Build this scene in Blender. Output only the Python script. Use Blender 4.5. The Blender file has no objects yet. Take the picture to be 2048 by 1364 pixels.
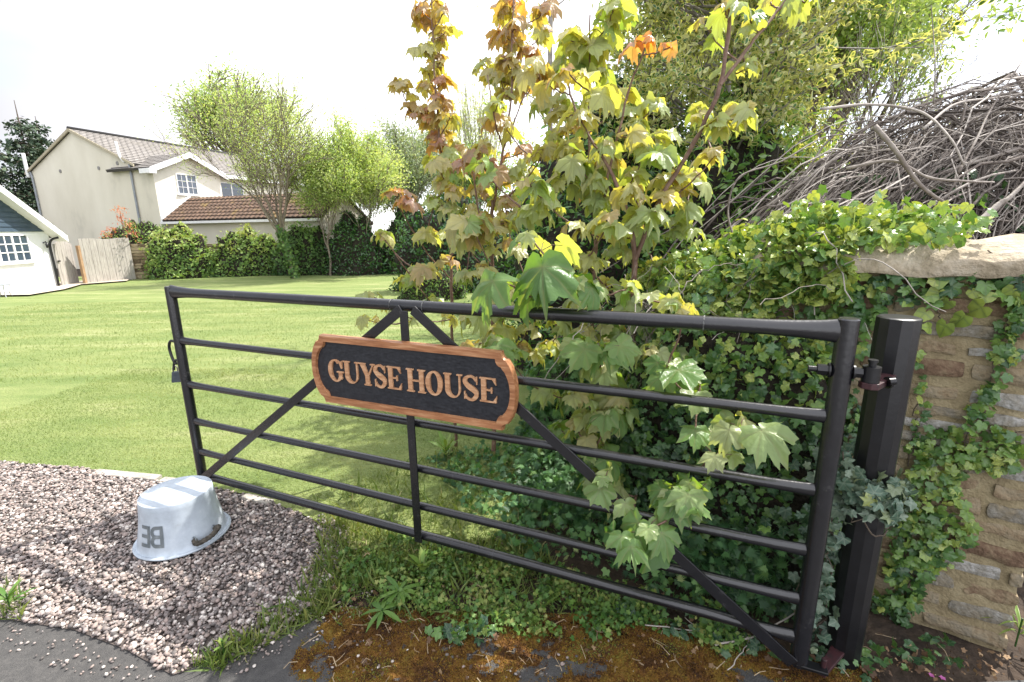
import bpy, math, random
import numpy as np
from mathutils import Matrix, Vector, noise as mnoise
C = bpy.context.scene.collection
PI = math.pi
# ------------------------------------------------------------------ camera
FPX, PITCH, ROLL, EYE = 961.4, 0.2285, -0.0129, 1.55
_cp, _sp = math.cos(PITCH), math.sin(PITCH)
FW = np.array([0, _cp, -_sp]); _r = np.array([1., 0, 0]); _u = np.cross(_r, FW)
RT = math.cos(ROLL)*_r + math.sin(ROLL)*_u
UP = -math.sin(ROLL)*_r + math.cos(ROLL)*_u
EY = np.array([0, 0, EYE])
cd = bpy.data.cameras.new('camera'); cam = bpy.data.objects.new('camera', cd); C.objects.link(cam)
cd.sensor_width = 36; cd.lens = FPX/2048*36; cd.clip_start = .02; cd.clip_end = 600
m = Matrix.Identity(4)
for i in range(3):
    m[i][0] = RT[i]; m[i][1] = UP[i]; m[i][2] = -FW[i]; m[i][3] = EY[i]
cam.matrix_world = m
sc = bpy.context.scene; sc.camera = cam
sc.render.resolution_x = 1024; sc.render.resolution_y = 682
sc.view_settings.view_transform = 'Standard'; sc.view_settings.look = 'None'; sc.view_settings.gamma = 1
sc.view_settings.exposure = 1.06
# ------------------------------------------------------------------ sky and sun
SUN_AZ, SUN_EL = math.radians(58), math.radians(55)
w = bpy.data.worlds.new('World'); sc.world = w; w.use_nodes = True
nt = w.node_tree; N = nt.nodes; Lk = nt.links; N.clear()
out = N.new('ShaderNodeOutputWorld'); bg = N.new('ShaderNodeBackground'); bg.inputs[1].default_value = .15
sky = N.new('ShaderNodeTexSky'); sky.sky_type = 'NISHITA'; sky.sun_disc = False
sky.sun_elevation = SUN_EL; sky.sun_rotation = SUN_AZ
tc = N.new('ShaderNodeTexCoord'); mp = N.new('ShaderNodeMapping'); mp.inputs['Scale'].default_value = (1.2, 1.2, 3.2)
mp.inputs['Location'].default_value = (.35, .1, .2)
nz = N.new('ShaderNodeTexNoise'); nz.inputs['Scale'].default_value = 1.6; nz.inputs['Detail'].default_value = 6
nz.inputs['Roughness'].default_value = .5
rp = N.new('ShaderNodeValToRGB'); rp.color_ramp.elements[0].position = .33; rp.color_ramp.elements[0].color = (.45, .45, .45, 1)
rp.color_ramp.elements[1].position = .55; rp.color_ramp.elements[1].color = (1, 1, 1, 1)
sepw = N.new('ShaderNodeSeparateXYZ'); mrw = N.new('ShaderNodeMapRange')
mrw.inputs[1].default_value = -.70; mrw.inputs[2].default_value = -.25; mrw.inputs[3].default_value = 2.9; mrw.inputs[4].default_value = 7.5
cc = N.new('ShaderNodeCombineXYZ'); mulb = N.new('ShaderNodeMath'); mulb.operation = 'MULTIPLY'; mulb.inputs[1].default_value = 1.05
mix = N.new('ShaderNodeMixRGB')
Lk.new(tc.outputs['Generated'], mp.inputs[0]); Lk.new(mp.outputs[0], nz.inputs['Vector']); Lk.new(nz.outputs[0], rp.inputs[0])
Lk.new(tc.outputs['Generated'], sepw.inputs[0]); Lk.new(sepw.outputs[0], mrw.inputs[0])
Lk.new(mrw.outputs[0], cc.inputs[0]); Lk.new(mrw.outputs[0], cc.inputs[1]); Lk.new(mrw.outputs[0], mulb.inputs[0]); Lk.new(mulb.outputs[0], cc.inputs[2])
Lk.new(rp.outputs[0], mix.inputs[0]); Lk.new(sky.outputs[0], mix.inputs[1]); Lk.new(cc.outputs[0], mix.inputs[2])
Lk.new(mix.outputs[0], bg.inputs[0]); Lk.new(bg.outputs[0], out.inputs[0])
sl = bpy.data.lights.new('sun', 'SUN'); sl.energy = 4.2; sl.angle = math.radians(.5); sl.color = (1, .95, .87)
so = bpy.data.objects.new('sun', sl); C.objects.link(so)
SD = Vector((math.sin(SUN_AZ)*math.cos(SUN_EL), math.cos(SUN_AZ)*math.cos(SUN_EL), math.sin(SUN_EL)))
so.rotation_euler = SD.to_track_quat('Z', 'Y').to_euler(); so.location = SD*30
# ------------------------------------------------------------------ helpers
def ray(x, y): return FW + RT*(x-1024)/FPX + UP*(682-y)/FPX
def onz(x, y, z): d = ray(x, y); return EY + d*(z-EYE)/d[2]
def ony(x, y, Y): d = ray(x, y); return EY + d*Y/d[1]
def onpl(x, y, P, n): d = ray(x, y); return EY + d*((P-EY)@n)/(d@n)
def gz(x, y): return -.42*np.clip((np.asarray(y, float)-4)/14, 0, 1)
rng = np.random.default_rng(7)
def tag(o, label=None, cat=None, group=None, kind=None):
    if label: o['label'] = label
    if cat: o['category'] = cat
    if group: o['group'] = group
    if kind: o['kind'] = kind
    return o
def empty(name, loc=(0, 0, 0), rz=0):
    o = bpy.data.objects.new(name, None); C.objects.link(o); o.location = loc; o.rotation_euler = (0, 0, rz)
    o.empty_display_size = .1
    return o
def npobj(name, V, T, m, parent=None, rnd=None, vein=None, smooth=False):
    """triangle mesh straight from arrays"""
    V = np.asarray(V, np.float32); T = np.asarray(T, np.int32)
    me = bpy.data.meshes.new(name); me.vertices.add(len(V)); me.vertices.foreach_set('co', V.ravel())
    me.loops.add(T.size); me.loops.foreach_set('vertex_index', T.ravel())
    k = T.shape[1]; me.polygons.add(len(T))
    me.polygons.foreach_set('loop_start', np.arange(0, T.size, k, dtype=np.int32))
    me.polygons.foreach_set('loop_total', np.full(len(T), k, np.int32))
    if smooth: me.polygons.foreach_set('use_smooth', np.ones(len(T), bool))
    me.update(calc_edges=True)
    if rnd is not None:
        a = me.attributes.new('rnd', 'FLOAT', 'FACE'); a.data.foreach_set('value', np.asarray(rnd, np.float32))
    if vein is not None:
        a = me.attributes.new('vein', 'FLOAT', 'POINT'); a.data.foreach_set('value', np.asarray(vein, np.float32))
    me.materials.append(m)
    o = bpy.data.objects.new(name, me); C.objects.link(o)
    if parent is not None: o.parent = parent
    return o
class MB:
    def __init__(s): s.v = []; s.f = []; s.r = []; s.cur = 0.
    def poly(s, pts):
        b = len(s.v); s.v += [tuple(p) for p in pts]; s.f.append(tuple(range(b, b+len(pts)))); s.r.append(s.cur)
    def faces(s, pts, fs):
        b = len(s.v); s.v += [tuple(p) for p in pts]; s.f += [tuple(b+i for i in f) for f in fs]; s.r += [s.cur]*len(fs)
    def box(s, lo, hi, M=None):
        p = [(x, y, z) for z in (lo[2], hi[2]) for y in (lo[1], hi[1]) for x in (lo[0], hi[0])]
        if M is not None: p = [tuple(M @ Vector(q)) for q in p]
        s.faces(p, [(0, 2, 3, 1), (4, 5, 7, 6), (0, 1, 5, 4), (2, 6, 7, 3), (0, 4, 6, 2), (1, 3, 7, 5)])
    def prism(s, poly, d):
        """closed prism: polygon of 3D points, extruded by vector d"""
        n = len(poly); a = [Vector(p) for p in poly]; b = [p+Vector(d) for p in a]
        s.faces(a+b, [tuple(range(n))[::-1], tuple(range(n, 2*n))]+[(i, (i+1) % n, n+(i+1) % n, n+i) for i in range(n)])
    def tube(s, pts, rad, n=8, cap=True, flat=None):
        pts = [Vector(p) for p in pts]; k = len(pts)
        if not hasattr(rad, '__len__'): rad = [rad]*k
        ring = []; prev = None
        for i, p in enumerate(pts):
            t = (pts[min(i+1, k-1)]-pts[max(i-1, 0)]).normalized()
            if prev is None:
                a = t.cross(Vector((0, 0, 1)))
                if a.length < .1: a = t.cross(Vector((1, 0, 0)))
                a.normalize()
            else: a = (prev-t*prev.dot(t)).normalized()
            prev = a; b = t.cross(a)
            rr = rad[i]
            ring += [p+(a*math.cos(2*PI*j/n)+b*math.sin(2*PI*j/n)*(flat[i] if flat else 1))*rr for j in range(n)]
        fs = [(i*n+j, i*n+(j+1) % n, (i+1)*n+(j+1) % n, (i+1)*n+j) for i in range(k-1) for j in range(n)]
        if cap: fs += [tuple(range(n))[::-1], tuple((k-1)*n+j for j in range(n))]
        s.faces(ring, fs)
    def build(s, name, m, parent=None, smooth=False, bevel=0, ang=None):
        me = bpy.data.meshes.new(name); me.from_pydata(s.v, [], s.f); me.update()
        a = me.attributes.new('rnd', 'FLOAT', 'FACE'); a.data.foreach_set('value', np.asarray(s.r, np.float32))
        me.materials.append(m)
        if smooth:
            me.polygons.foreach_set('use_smooth', np.ones(len(me.polygons), bool))
            if ang is not None: me.set_sharp_from_angle(angle=math.radians(ang))
        o = bpy.data.objects.new(name, me); C.objects.link(o)
        if parent is not None: o.parent = parent
        if bevel:
            b = o.modifiers.new('bevel', 'BEVEL'); b.width = bevel; b.segments = 2; b.limit_method = 'ANGLE'
        return o
# ------------------------------------------------------------------ materials
def newmat(name):
    m = bpy.data.materials.new(name); m.use_nodes = True
    n = m.node_tree.nodes; b = n['Principled BSDF']
    return m, m.node_tree, b
def setramp(r, stops):
    e = r.color_ramp.elements
    while len(e) > 1: e.remove(e[-1])
    e[0].position = stops[0][0]; e[0].color = (*stops[0][1], 1)
    for p, c in stops[1:]:
        q = e.new(p); q.color = (*c, 1)
def noisemat(name, stops, scale=5, rough=.7, bump=0, bscale=None, detail=6, dist=.02, attr=False, stretch=(1, 1, 1), spec=.5, metal=0, coord='Object', nrough=.6):
    """colour ramp driven by noise (plus the per-face value when attr)"""
    m, t, b = newmat(name); n = t.nodes; l = t.links
    tc = n.new('ShaderNodeTexCoord'); mp = n.new('ShaderNodeMapping'); mp.inputs['Scale'].default_value = stretch
    l.new(tc.outputs[coord], mp.inputs[0])
    nz = n.new('ShaderNodeTexNoise'); nz.inputs['Scale'].default_value = scale; nz.inputs['Detail'].default_value = detail
    nz.inputs['Roughness'].default_value = nrough
    l.new(mp.outputs[0], nz.inputs['Vector'])
    rp = n.new('ShaderNodeValToRGB'); setramp(rp, stops)
    fac = nz.outputs[0]
    if attr:
        at = n.new('ShaderNodeAttribute'); at.attribute_name = 'rnd'
        ma = n.new('ShaderNodeMath'); ma.operation = 'MULTIPLY_ADD'; ma.inputs[1].default_value = attr
        mb = n.new('ShaderNodeMath'); mb.operation = 'SUBTRACT'; mb.inputs[1].default_value = attr*.5
        l.new(at.outputs['Fac'], ma.inputs[0]); l.new(fac, mb.inputs[0]); l.new(mb.outputs[0], ma.inputs[2]); fac = ma.outputs[0]
    l.new(fac, rp.inputs[0]); l.new(rp.outputs[0], b.inputs['Base Color'])
    b.inputs['Roughness'].default_value = rough; b.inputs['Specular IOR Level'].default_value = spec; b.inputs['Metallic'].default_value = metal
    if bump:
        nb = n.new('ShaderNodeTexNoise'); nb.inputs['Scale'].default_value = bscale or scale*4; nb.inputs['Detail'].default_value = 6
        l.new(mp.outputs[0], nb.inputs['Vector'])
        bp = n.new('ShaderNodeBump'); bp.inputs['Strength'].default_value = bump; bp.inputs['Distance'].default_value = dist
        l.new(nb.outputs[0], bp.inputs['Height']); l.new(bp.outputs[0], b.inputs['Normal'])
    return m
def leafmat(name, stops, trans=.4, rough=.4, ttint=(1.25, 1.15, .45), spec=.5, vein=False):
    m, t, b = newmat(name); n = t.nodes; l = t.links
    at = n.new('ShaderNodeAttribute'); at.attribute_name = 'rnd'
    rp = n.new('ShaderNodeValToRGB'); setramp(rp, stops); l.new(at.outputs['Fac'], rp.inputs[0])
    col = rp.outputs[0]
    if vein:
        av = n.new('ShaderNodeAttribute'); av.attribute_name = 'vein'
        mv = n.new('ShaderNodeMixRGB'); mv.inputs[2].default_value = (*vein, 1)
        pw = n.new('ShaderNodeMath'); pw.operation = 'POWER'; pw.inputs[1].default_value = 2.5
        ml = n.new('ShaderNodeMath'); ml.operation = 'MULTIPLY'; ml.inputs[1].default_value = .55
        l.new(av.outputs['Fac'], pw.inputs[0]); l.new(pw.outputs[0], ml.inputs[0]); l.new(ml.outputs[0], mv.inputs[0]); l.new(col, mv.inputs[1]); col = mv.outputs[0]
        tcn = n.new('ShaderNodeTexCoord'); nz = n.new('ShaderNodeTexNoise'); nz.inputs['Scale'].default_value = 60; nz.inputs['Detail'].default_value = 4
        l.new(tcn.outputs['Object'], nz.inputs['Vector']); bp = n.new('ShaderNodeBump'); bp.inputs['Strength'].default_value = .35; bp.inputs['Distance'].default_value = .01
        l.new(nz.outputs[0], bp.inputs['Height']); l.new(bp.outputs[0], b.inputs['Normal'])
        nz2 = n.new('ShaderNodeTexNoise'); nz2.inputs['Scale'].default_value = 14; l.new(tcn.outputs['Object'], nz2.inputs['Vector'])
        mr = n.new('ShaderNodeMapRange'); mr.inputs[3].default_value = .7; mr.inputs[4].default_value = 1.3; l.new(nz2.outputs[0], mr.inputs[0])
        mc = n.new('ShaderNodeMixRGB'); mc.blend_type = 'MULTIPLY'; mc.inputs[0].default_value = 1; l.new(col, mc.inputs[1]); l.new(mr.outputs[0], mc.inputs[2]); col = mc.outputs[0]
    l.new(col, b.inputs['Base Color']); b.inputs['Roughness'].default_value = rough; b.inputs['Specular IOR Level'].default_value = spec
    tr = n.new('ShaderNodeBsdfTranslucent'); mt = n.new('ShaderNodeMixRGB'); mt.blend_type = 'MULTIPLY'; mt.inputs[0].default_value = 1
    mt.inputs[2].default_value = (*ttint, 1); l.new(col, mt.inputs[1]); l.new(mt.outputs[0], tr.inputs[0])
    mx = n.new('ShaderNodeMixShader'); mx.inputs[0].default_value = trans
    l.new(b.outputs[0], mx.inputs[1]); l.new(tr.outputs[0], mx.inputs[2]); l.new(mx.outputs[0], n['Material Output'].inputs[0])
    return m
BLACK = noisemat('black gloss paint', [(.35, (.005, .005, .006)), (.62, (.010, .010, .012)), (.75, (.035, .035, .035))], scale=9, rough=.33, bump=.25, bscale=70, dist=.002, nrough=.75)
GATEM = noisemat('weathered black paint', [(.3, (.006, .006, .008)), (.6, (.012, .012, .015)), (.72, (.05, .05, .05)), (.82, (.14, .14, .13))], scale=14, spec=.8, rough=.27, bump=.3, bscale=90, dist=.002, nrough=.8)
OAK = noisemat('varnished oak', [(.25, (.17, .062, .022)), (.5, (.36, .155, .066)), (.7, (.52, .28, .14)), (.85, (.25, .11, .05))], scale=9, rough=.45, stretch=(1, 9, 9), bump=.25, bscale=30, dist=.004)
BARK = noisemat('grey brown bark', [(.3, (.05, .035, .025)), (.6, (.14, .11, .08)), (.8, (.22, .19, .15))], scale=18, rough=.85, bump=.5, bscale=60)
YBARK = noisemat('young reddish bark', [(.3, (.10, .05, .035)), (.6, (.20, .12, .085)), (.8, (.33, .26, .2))], scale=25, rough=.6, bump=.3, bscale=80)
TWIG = noisemat('dead twig', [(.15, (.045, .034, .028)), (.45, (.17, .14, .12)), (.75, (.40, .36, .32))], scale=6, rough=.75, attr=.9, bump=.3, bscale=50)
GBARK = noisemat('pale grey bark', [(.3, (.16, .14, .13)), (.6, (.34, .31, .29)), (.8, (.45, .42, .4))], scale=14, rough=.8, bump=.3)
SYCM = leafmat('sycamore leaf', [(0, (.07, .17, .04)), (.25, (.20, .34, .11)), (.45, (.43, .50, .24)), (.6, (.50, .48, .24)), (.75, (.44, .31, .18)), (.88, (.46, .29, .27)), (1, (.62, .30, .12))], trans=.55, rough=.34, ttint=(1.3, 1.2, .28), vein=(.34, .36, .16), spec=.6)
IVYM = leafmat('ivy leaf', [(0, (.025, .075, .035)), (.3, (.06, .145, .05)), (.5, (.09, .20, .05)), (.7, (.19, .33, .07)), (1, (.40, .47, .11))], trans=.3, rough=.33, vein=(.14, .2, .1), spec=.6)
IVYG = leafmat('grey green ivy leaf', [(0, (.03, .07, .045)), (.5, (.07, .13, .085)), (.85, (.15, .2, .14)), (1, (.22, .26, .07))], trans=.12, rough=.4, vein=(.25, .3, .22))
# ------------------------------------------------------------------ leaf shapes and clouds
PALM = [(0, 1.), (7, .80), (12, .80), (18, .76), (26, .66), (33, .77), (40, .84), (48, .95), (55, .84), (64, .80), (73, .68), (82, .60), (92, .64), (103, .70), (113, .60), (130, .50), (150, .36), (168, .26)]
IVYO = [(0, 1.), (16, .74), (28, .62), (45, .72), (58, .80), (72, .62), (92, .56), (112, .64), (138, .52), (165, .30)]
HEART = [(0, 1.), (20, .80), (45, .68), (75, .62), (105, .56), (135, .48), (160, .35)]
FERN = [(0, 1.), (8, .5), (14, .85), (24, .35), (32, .8), (42, .3), (52, .75), (64, .28), (76, .6), (92, .25), (110, .45), (140, .2)]
def radial_leaf(half, rings=(.5, 1.), droop=.35, cup=.0, crease=.05, veins=(0, 48, 103), seed=0, curl=0.):
    r_ = np.random.default_rng(seed)
    full = half + [(180, .10)] + [(360-a, r) for a, r in half[1:]][::-1]
    ang = np.radians([a for a, r in full]); R = np.array([r for a, r in full])*(1+r_.normal(0, .08, len(full)))
    S = len(full); V = [(0, 0, 0)]; vn = [1.]
    vm = np.array([1. if min(abs(((a+180) % 360)-180 - s*v) for v in veins for s in (1, -1)) < 3 else 0. for a, r in full])
    d1, d2 = r_.uniform(.7, 1.3, 2); ph = r_.uniform(0, 6.28)
    for q in rings:
        for i in range(S):
            x = math.sin(ang[i])*R[i]*q; y = math.cos(ang[i])*R[i]*q
            z = -droop*d1*(y*y if y > 0 else .3*y*y) - cup*d2*x*x + (crease*q if vm[i] < .5 else -crease*.2*q)
            z += curl*q*q*math.sin(ang[i]*2+ph)*.15 + curl*.1*q*math.sin(5*ang[i]+ph)
            V.append((x, y, z)); vn.append(vm[i])
    T = [(0, 1+i, 1+(i+1) % S) for i in range(S)]
    for k in range(len(rings)-1):
        a = 1+k*S; b = 1+(k+1)*S
        for i in range(S):
            j = (i+1) % S; T += [(a+i, b+i, b+j), (a+i, b+j, a+j)]
    return np.array(V), np.array(T), np.array(vn)
def oval_leaf(wd=.35, fold=.15, droop=.2, n=3, seed=0):
    ys = np.linspace(0, 1, n+2); V = []; 
    for y in ys:
        hw = wd*math.sin(PI*min(max(y, .0), 1))**.8*.5 if 0 < y < 1 else 0
        z = -droop*y*y
        V += [(-hw, y, z+fold*hw), (0, y, z), (hw, y, z+fold*hw)]
    T = []
    for i in range(n+1):
        a = 3*i; b = a+3
        for k in (0, 1):
            if i == 0: T += [(a+k, b+k+1, b+k)] if False else [(a+1, b+k+1, b+k)]
            elif i == n: T += [(a+k, a+k+1, b+1)]
            else: T += [(a+k, a+k+1, b+k+1), (a+k, b+k+1, b+k)]
    return np.array(V), np.array(T), np.zeros(len(V))
def frames(dirs, ups):
    """rows: columns of the local frame x,y,z with y along dirs, z near ups"""
    y = dirs/np.linalg.norm(dirs, axis=1, keepdims=True)
    x = np.cross(y, ups); ln = np.linalg.norm(x, axis=1, keepdims=True); x = np.where(ln < 1e-4, np.array([[1., 0, 0]]), x/np.maximum(ln, 1e-6))
    z = np.cross(x, y)
    return np.stack([x, y, z], 2)
def scatter(name, shapes, pos, dirs, ups, size, rnd, m, parent=None, smooth=False):
    """many leaves in one mesh; shapes is a list of (V,T,vein)"""
    pos = np.asarray(pos); n = len(pos)
    if n == 0: return None
    F = frames(np.asarray(dirs, float), np.asarray(ups, float)); which = rng.integers(0, len(shapes), n)
    Vs, Ts, Rs, Ns = [], [], [], []; off = 0
    for k, (V, T, vn) in enumerate(shapes):
        ix = np.where(which == k)[0]
        if not len(ix): continue
        W = np.einsum('nij,vj->nvi', F[ix], V)*np.asarray(size)[ix, None, None]+pos[ix, None, :]
        Vs.append(W.reshape(-1, 3)); Ts.append((T[None]+off+np.arange(len(ix))[:, None, None]*len(V)).reshape(-1, 3))
        Rs.append(np.repeat(np.asarray(rnd)[ix], len(T))); Ns.append(np.tile(vn, len(ix))); off += len(ix)*len(V)
    return npobj(name, np.concatenate(Vs), np.concatenate(Ts), m, parent, np.clip(np.concatenate(Rs), 0, 1), np.concatenate(Ns), smooth)
def rdir(n, bias=(0, 0, 0), s=1.):
    d = rng.normal(0, s, (n, 3))+np.array(bias); return d/np.linalg.norm(d, axis=1, keepdims=True)
def inpoly(P, poly):
    x, y = P[:, 0], P[:, 1]; c = np.zeros(len(P), bool); n = len(poly)
    for i in range(n):
        x1, y1 = poly[i][:2]; x2, y2 = poly[(i+1) % n][:2]
        c ^= ((y1 > y) != (y2 > y)) & (x < (x2-x1)*(y-y1)/(y2-y1+1e-12)+x1)
    return c
def inside(poly, n, k=4):
    p = np.array([q[:2] for q in poly]); lo, hi = p.min(0), p.max(0); R = np.zeros((0, 2))
    while len(R) < n:
        Q = rng.uniform(lo, hi, (n*k, 2)); R = np.concatenate([R, Q[inpoly(Q, poly)]])
    return R[:n]
SYC = [radial_leaf(PALM, (.5, 1.), droop=d, cup=c, crease=.06, seed=i, curl=q) for i, (d, c, q) in enumerate([(.35, .25, .5), (.7, .45, .7), (.15, .2, .6), (.5, .7, 1.), (.9, .3, .6), (.3, .5, 1.3)])]
IVY = [radial_leaf(IVYO, (.55, 1.), droop=d, cup=c, crease=.03, veins=(0, 58, 112), seed=20+i, curl=.4) for i, (d, c) in enumerate([(.15, .1), (.35, .2), (.05, .3)])]
HRT = [radial_leaf(HEART, (.55, 1.), droop=d, cup=c, crease=.03, veins=(0, 75), seed=30+i, curl=.3) for i, (d, c) in enumerate([(.15, .15), (.3, .1)])]
IVLO = [radial_leaf([(0, 1.), (28, .5), (58, .72), (85, .45), (112, .55), (150, .35)], (1.,), droop=.2, cup=.1, crease=.02, veins=(0,), seed=40)]
FRN = [radial_leaf(FERN, (1.,), droop=.4, cup=.3, crease=.04, veins=(0,), seed=50+i) for i in range(3)]
OVL = [oval_leaf(.42, .3, .2), oval_leaf(.36, .2, .4)]
LNC = [oval_leaf(.22, .3, .35), oval_leaf(.18, .2, .15)]
TINY = [(np.array([(0, 0, 0), (.35, .5, .05), (0, 1, -.1), (-.35, .5, .05)]), np.array([(0, 1, 2), (0, 2, 3)]), np.zeros(4))]
BLADE = [(np.array([(-.05, 0, 0), (.05, 0, 0), (.03, .6, -.06), (-.03, .6, -.06), (0, 1, -.3)]), np.array([(0, 1, 2), (0, 2, 3), (3, 2, 4)]), np.zeros(5)),
         (np.array([(-.05, 0, 0), (.05, 0, 0), (.035, .5, -.02), (-.035, .5, -.02), (.1, 1, -.12)]), np.array([(0, 1, 2), (0, 2, 3), (3, 2, 4)]), np.zeros(5))]
def curve_pts(P, n=6, wob=0., r_=None):
    """catmull-rom through the points"""
    P = [np.array(p, float) for p in P]; P = [2*P[0]-P[1]]+P+[2*P[-1]-P[-2]]; o = []
    for i in range(1, len(P)-2):
        for t in np.linspace(0, 1, n, endpoint=False):
            a, b, c, d = P[i-1:i+3]
            q = .5*((2*b)+(-a+c)*t+(2*a-5*b+4*c-d)*t*t+(-a+3*b-3*c+d)*t**3)
            o.append(q+(rng.normal(0, wob, 3) if wob else 0))
    o.append(P[-2]); return o
def grow(mb, p, d, L, r, lev, spread=.6, up=.15, kids=4, segs=5, tips=None, taper=.35, curve=.12, n=6, rk=.62, lk=.62, minr=.003):
    """recursive branch; tips collects the points and directions of fine twigs"""
    p = np.array(p, float); d = np.array(d, float)/np.linalg.norm(d); pts = [p]; ds = [d]
    for i in range(segs):
        d = d+rng.normal(0, curve, 3)+np.array([0, 0, up*.25]); d /= np.linalg.norm(d); p = p+d*L/segs; pts.append(p); ds.append(d)
    rad = [max(minr, r*(1-(1-taper)*i/segs)) for i in range(segs+1)]
    mb.cur = rng.uniform(); mb.tube(pts, rad, n=max(3, n), cap=False)
    if lev == 0:
        for q, e in zip(pts[1:], ds[1:]): tips.append((q, e))
        return
    for k in range(kids):
        t = (.35+.65*(k+rng.uniform())/kids)*segs; i = min(int(t), segs-1); q = pts[i]+(pts[i+1]-pts[i])*(t-i)
        a = rng.normal(0, 1, 3); a -= a@ds[i]*ds[i]; a /= np.linalg.norm(a)
        e = ds[i]*math.cos(spread)+a*math.sin(spread); e[2] += up
        grow(mb, q, e, L*lk*rng.uniform(.75, 1.15), max(minr, rad[i]*rk), lev-1, spread, up, kids, max(3, segs-1), tips, taper, curve, max(3, n-1), rk, lk, minr)
def leafy(tips, per, spread, size, shapes, m, parent, tone=(.2, .9), name='foliage', bias=(0, 0, 0), crop=None):
    P = np.array([t[0] for t in tips]); D = np.array([t[1] for t in tips]); n = len(P)*per
    ix = np.repeat(np.arange(len(P)), per); pos = P[ix]+rng.normal(0, spread, (n, 3)); d = D[ix]*.4+rdir(n, bias)
    tn = rng.uniform(*tone, len(P))[ix]+rng.normal(0, .12, n)
    sz = rng.uniform(size*.65, size*1.25, n)
    return scatter(name, shapes, pos, d, rdir(n, (0, 0, .8)), sz, tn, m, parent)
#PART2
# ================================================================== SETTING
GRASSM = noisemat('lawn turf', [(.28, (.10, .16, .035)), (.42, (.165, .225, .06)), (.56, (.235, .28, .09)), (.72, (.38, .38, .19))], scale=1.0, rough=.95, bump=1, bscale=70, dist=.03, stretch=(.5, 1.6, 1), detail=15, nrough=.72)
SOIL = noisemat('dark soil', [(.3, (.018, .012, .008)), (.6, (.06, .04, .026)), (.8, (.13, .10, .07))], scale=9, rough=.95, bump=.8, bscale=40)
ROADM = noisemat('worn tarmac', [(.2, (.035, .034, .034)), (.5, (.062, .06, .058)), (.68, (.095, .09, .085)), (.82, (.22, .2, .18))], scale=28, rough=.9, bump=.9, bscale=170, dist=.006, detail=10, nrough=.8)
GBASE = noisemat('gravel bed', [(.3, (.05, .04, .035)), (.7, (.16, .13, .115))], scale=60, rough=.95, bump=.8, bscale=120)
def sheet(name, m, near, far, nu, nv, dz, kind='structure'):
    """ruled sheet between two polylines that follows the lie of the land"""
    def res(P, n):
        P = np.array(P, float); s = np.r_[0, np.cumsum(np.linalg.norm(np.diff(P, axis=0), axis=1))]; t = np.linspace(0, s[-1], n)
        return np.stack([np.interp(t, s, P[:, 0]), np.interp(t, s, P[:, 1])], 1)
    a, b = res(near, nu), res(far, nu); t = (np.linspace(0, 1, nv)**1.5)[:, None, None]
    G = (a[None]*(1-t)+b[None]*t).reshape(-1, 2)
    V = np.c_[G, gz(G[:, 0], G[:, 1])+dz]
    i = np.arange(nu-1); T = np.concatenate([np.stack([k*nu+i, k*nu+i+1, (k+1)*nu+i+1, (k+1)*nu+i], 1) for k in range(nv-1)])
    return tag(npobj(name, V, T, m, smooth=True), kind=kind)
sheet('ground', SOIL, [(-90, -4), (90, -4)], [(-160, 190), (160, 190)], 30, 90, -.02)
LE = [(-9, 4.3), (-3.6, 3.1), (-2.9, 2.98), (-2.26, 2.80), (-1.9, 2.72), (-1.5, 2.58), (-1.08, 2.34)]
LN = LE + [(-.8, 2.12), (-.45, 2.0), (-.15, 2.12), (.1, 2.5), (.15, 3.2), (.5, 4.5), (3, 7), (8, 9)]
sheet('lawn', GRASSM, LN, [(-40, 23), (-16.8, 23.3), (-14.07, 23.3), (-10.05, 24), (-5.13, 24), (10, 24), (14, 22)], 90, 60, .012)
GRP = [(-1.08, 2.34), onz(628, 1110, 0)[:2], onz(606, 1190, 0)[:2], onz(520, 1260, 0)[:2], onz(430, 1310, 0)[:2], onz(370, 1345, 0)[:2], onz(345, 1352, 0)[:2], onz(250, 1300, 0)[:2], onz(150, 1262, 0)[:2], onz(0, 1238, 0)[:2], (-4.4, 2.55), (-6, 2.9), (-8, 4.1)]
gpoly = [tuple(map(float, p)) for p in GRP]+LE[1:-1]
def flat(name, poly, m, z, kind='structure'):
    b = MB(); b.poly([(x, y, z) for x, y in poly]); return tag(b.build(name, m), kind=kind)
ROADP = [(-9, -3), (9, -3), (4.5, 1.2), (1.9, 1.36), (1.3, 1.34), onz(1650, 1345, 0)[:2], onz(1300, 1300, 0)[:2], onz(900, 1262, 0)[:2], onz(640, 1235, 0)[:2], onz(520, 1275, 0)[:2], onz(400, 1330, 0)[:2], onz(345, 1340, 0)[:2], onz(250, 1285, 0)[:2], onz(150, 1250, 0)[:2], onz(0, 1225, 0)[:2], (-4.4, 2.65), (-9, 3.2)]
flat('road', ROADP, ROADM, .001)
flat('driveway', gpoly, GBASE, .005)
# grass blades (short near lawn)
BLADEM = leafmat('grass blade', [(0, (.07, .13, .03)), (.4, (.14, .20, .045)), (.7, (.25, .29, .085)), (1, (.42, .38, .21))], trans=.35, rough=.5, ttint=(1.2, 1.2, .4))
def lawn_pts(n, poly): return inside(poly, n)
lp = [(-4.6, 3.3)]+LE[1:]+LN[7:12]+[(.4, 4.6), (-1, 5.4), (-4.6, 5.6)]
A = inside(lp, 110000); B = inside([(-10, 5.0), (-13, 13), (.5, 13), (.6, 4.8), (-3, 5)], 80000); P = np.concatenate([A, B])
kp = mvals = np.array([mnoise.noise(Vector((x*1.4, y*1.9, 3))) for x, y in P[::1]])
n = len(P); far = np.r_[np.zeros(len(A)), np.ones(len(B))]
o = scatter('grass', BLADE, np.c_[P, gz(P[:, 0], P[:, 1])+.008], rdir(n, (0, 0, 1.4)), rdir(n), rng.uniform(.012, .030, n)*(1+.7*far), np.clip(.48+mvals*.5+rng.normal(0, .13, n), 0, 1), BLADEM)
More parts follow.
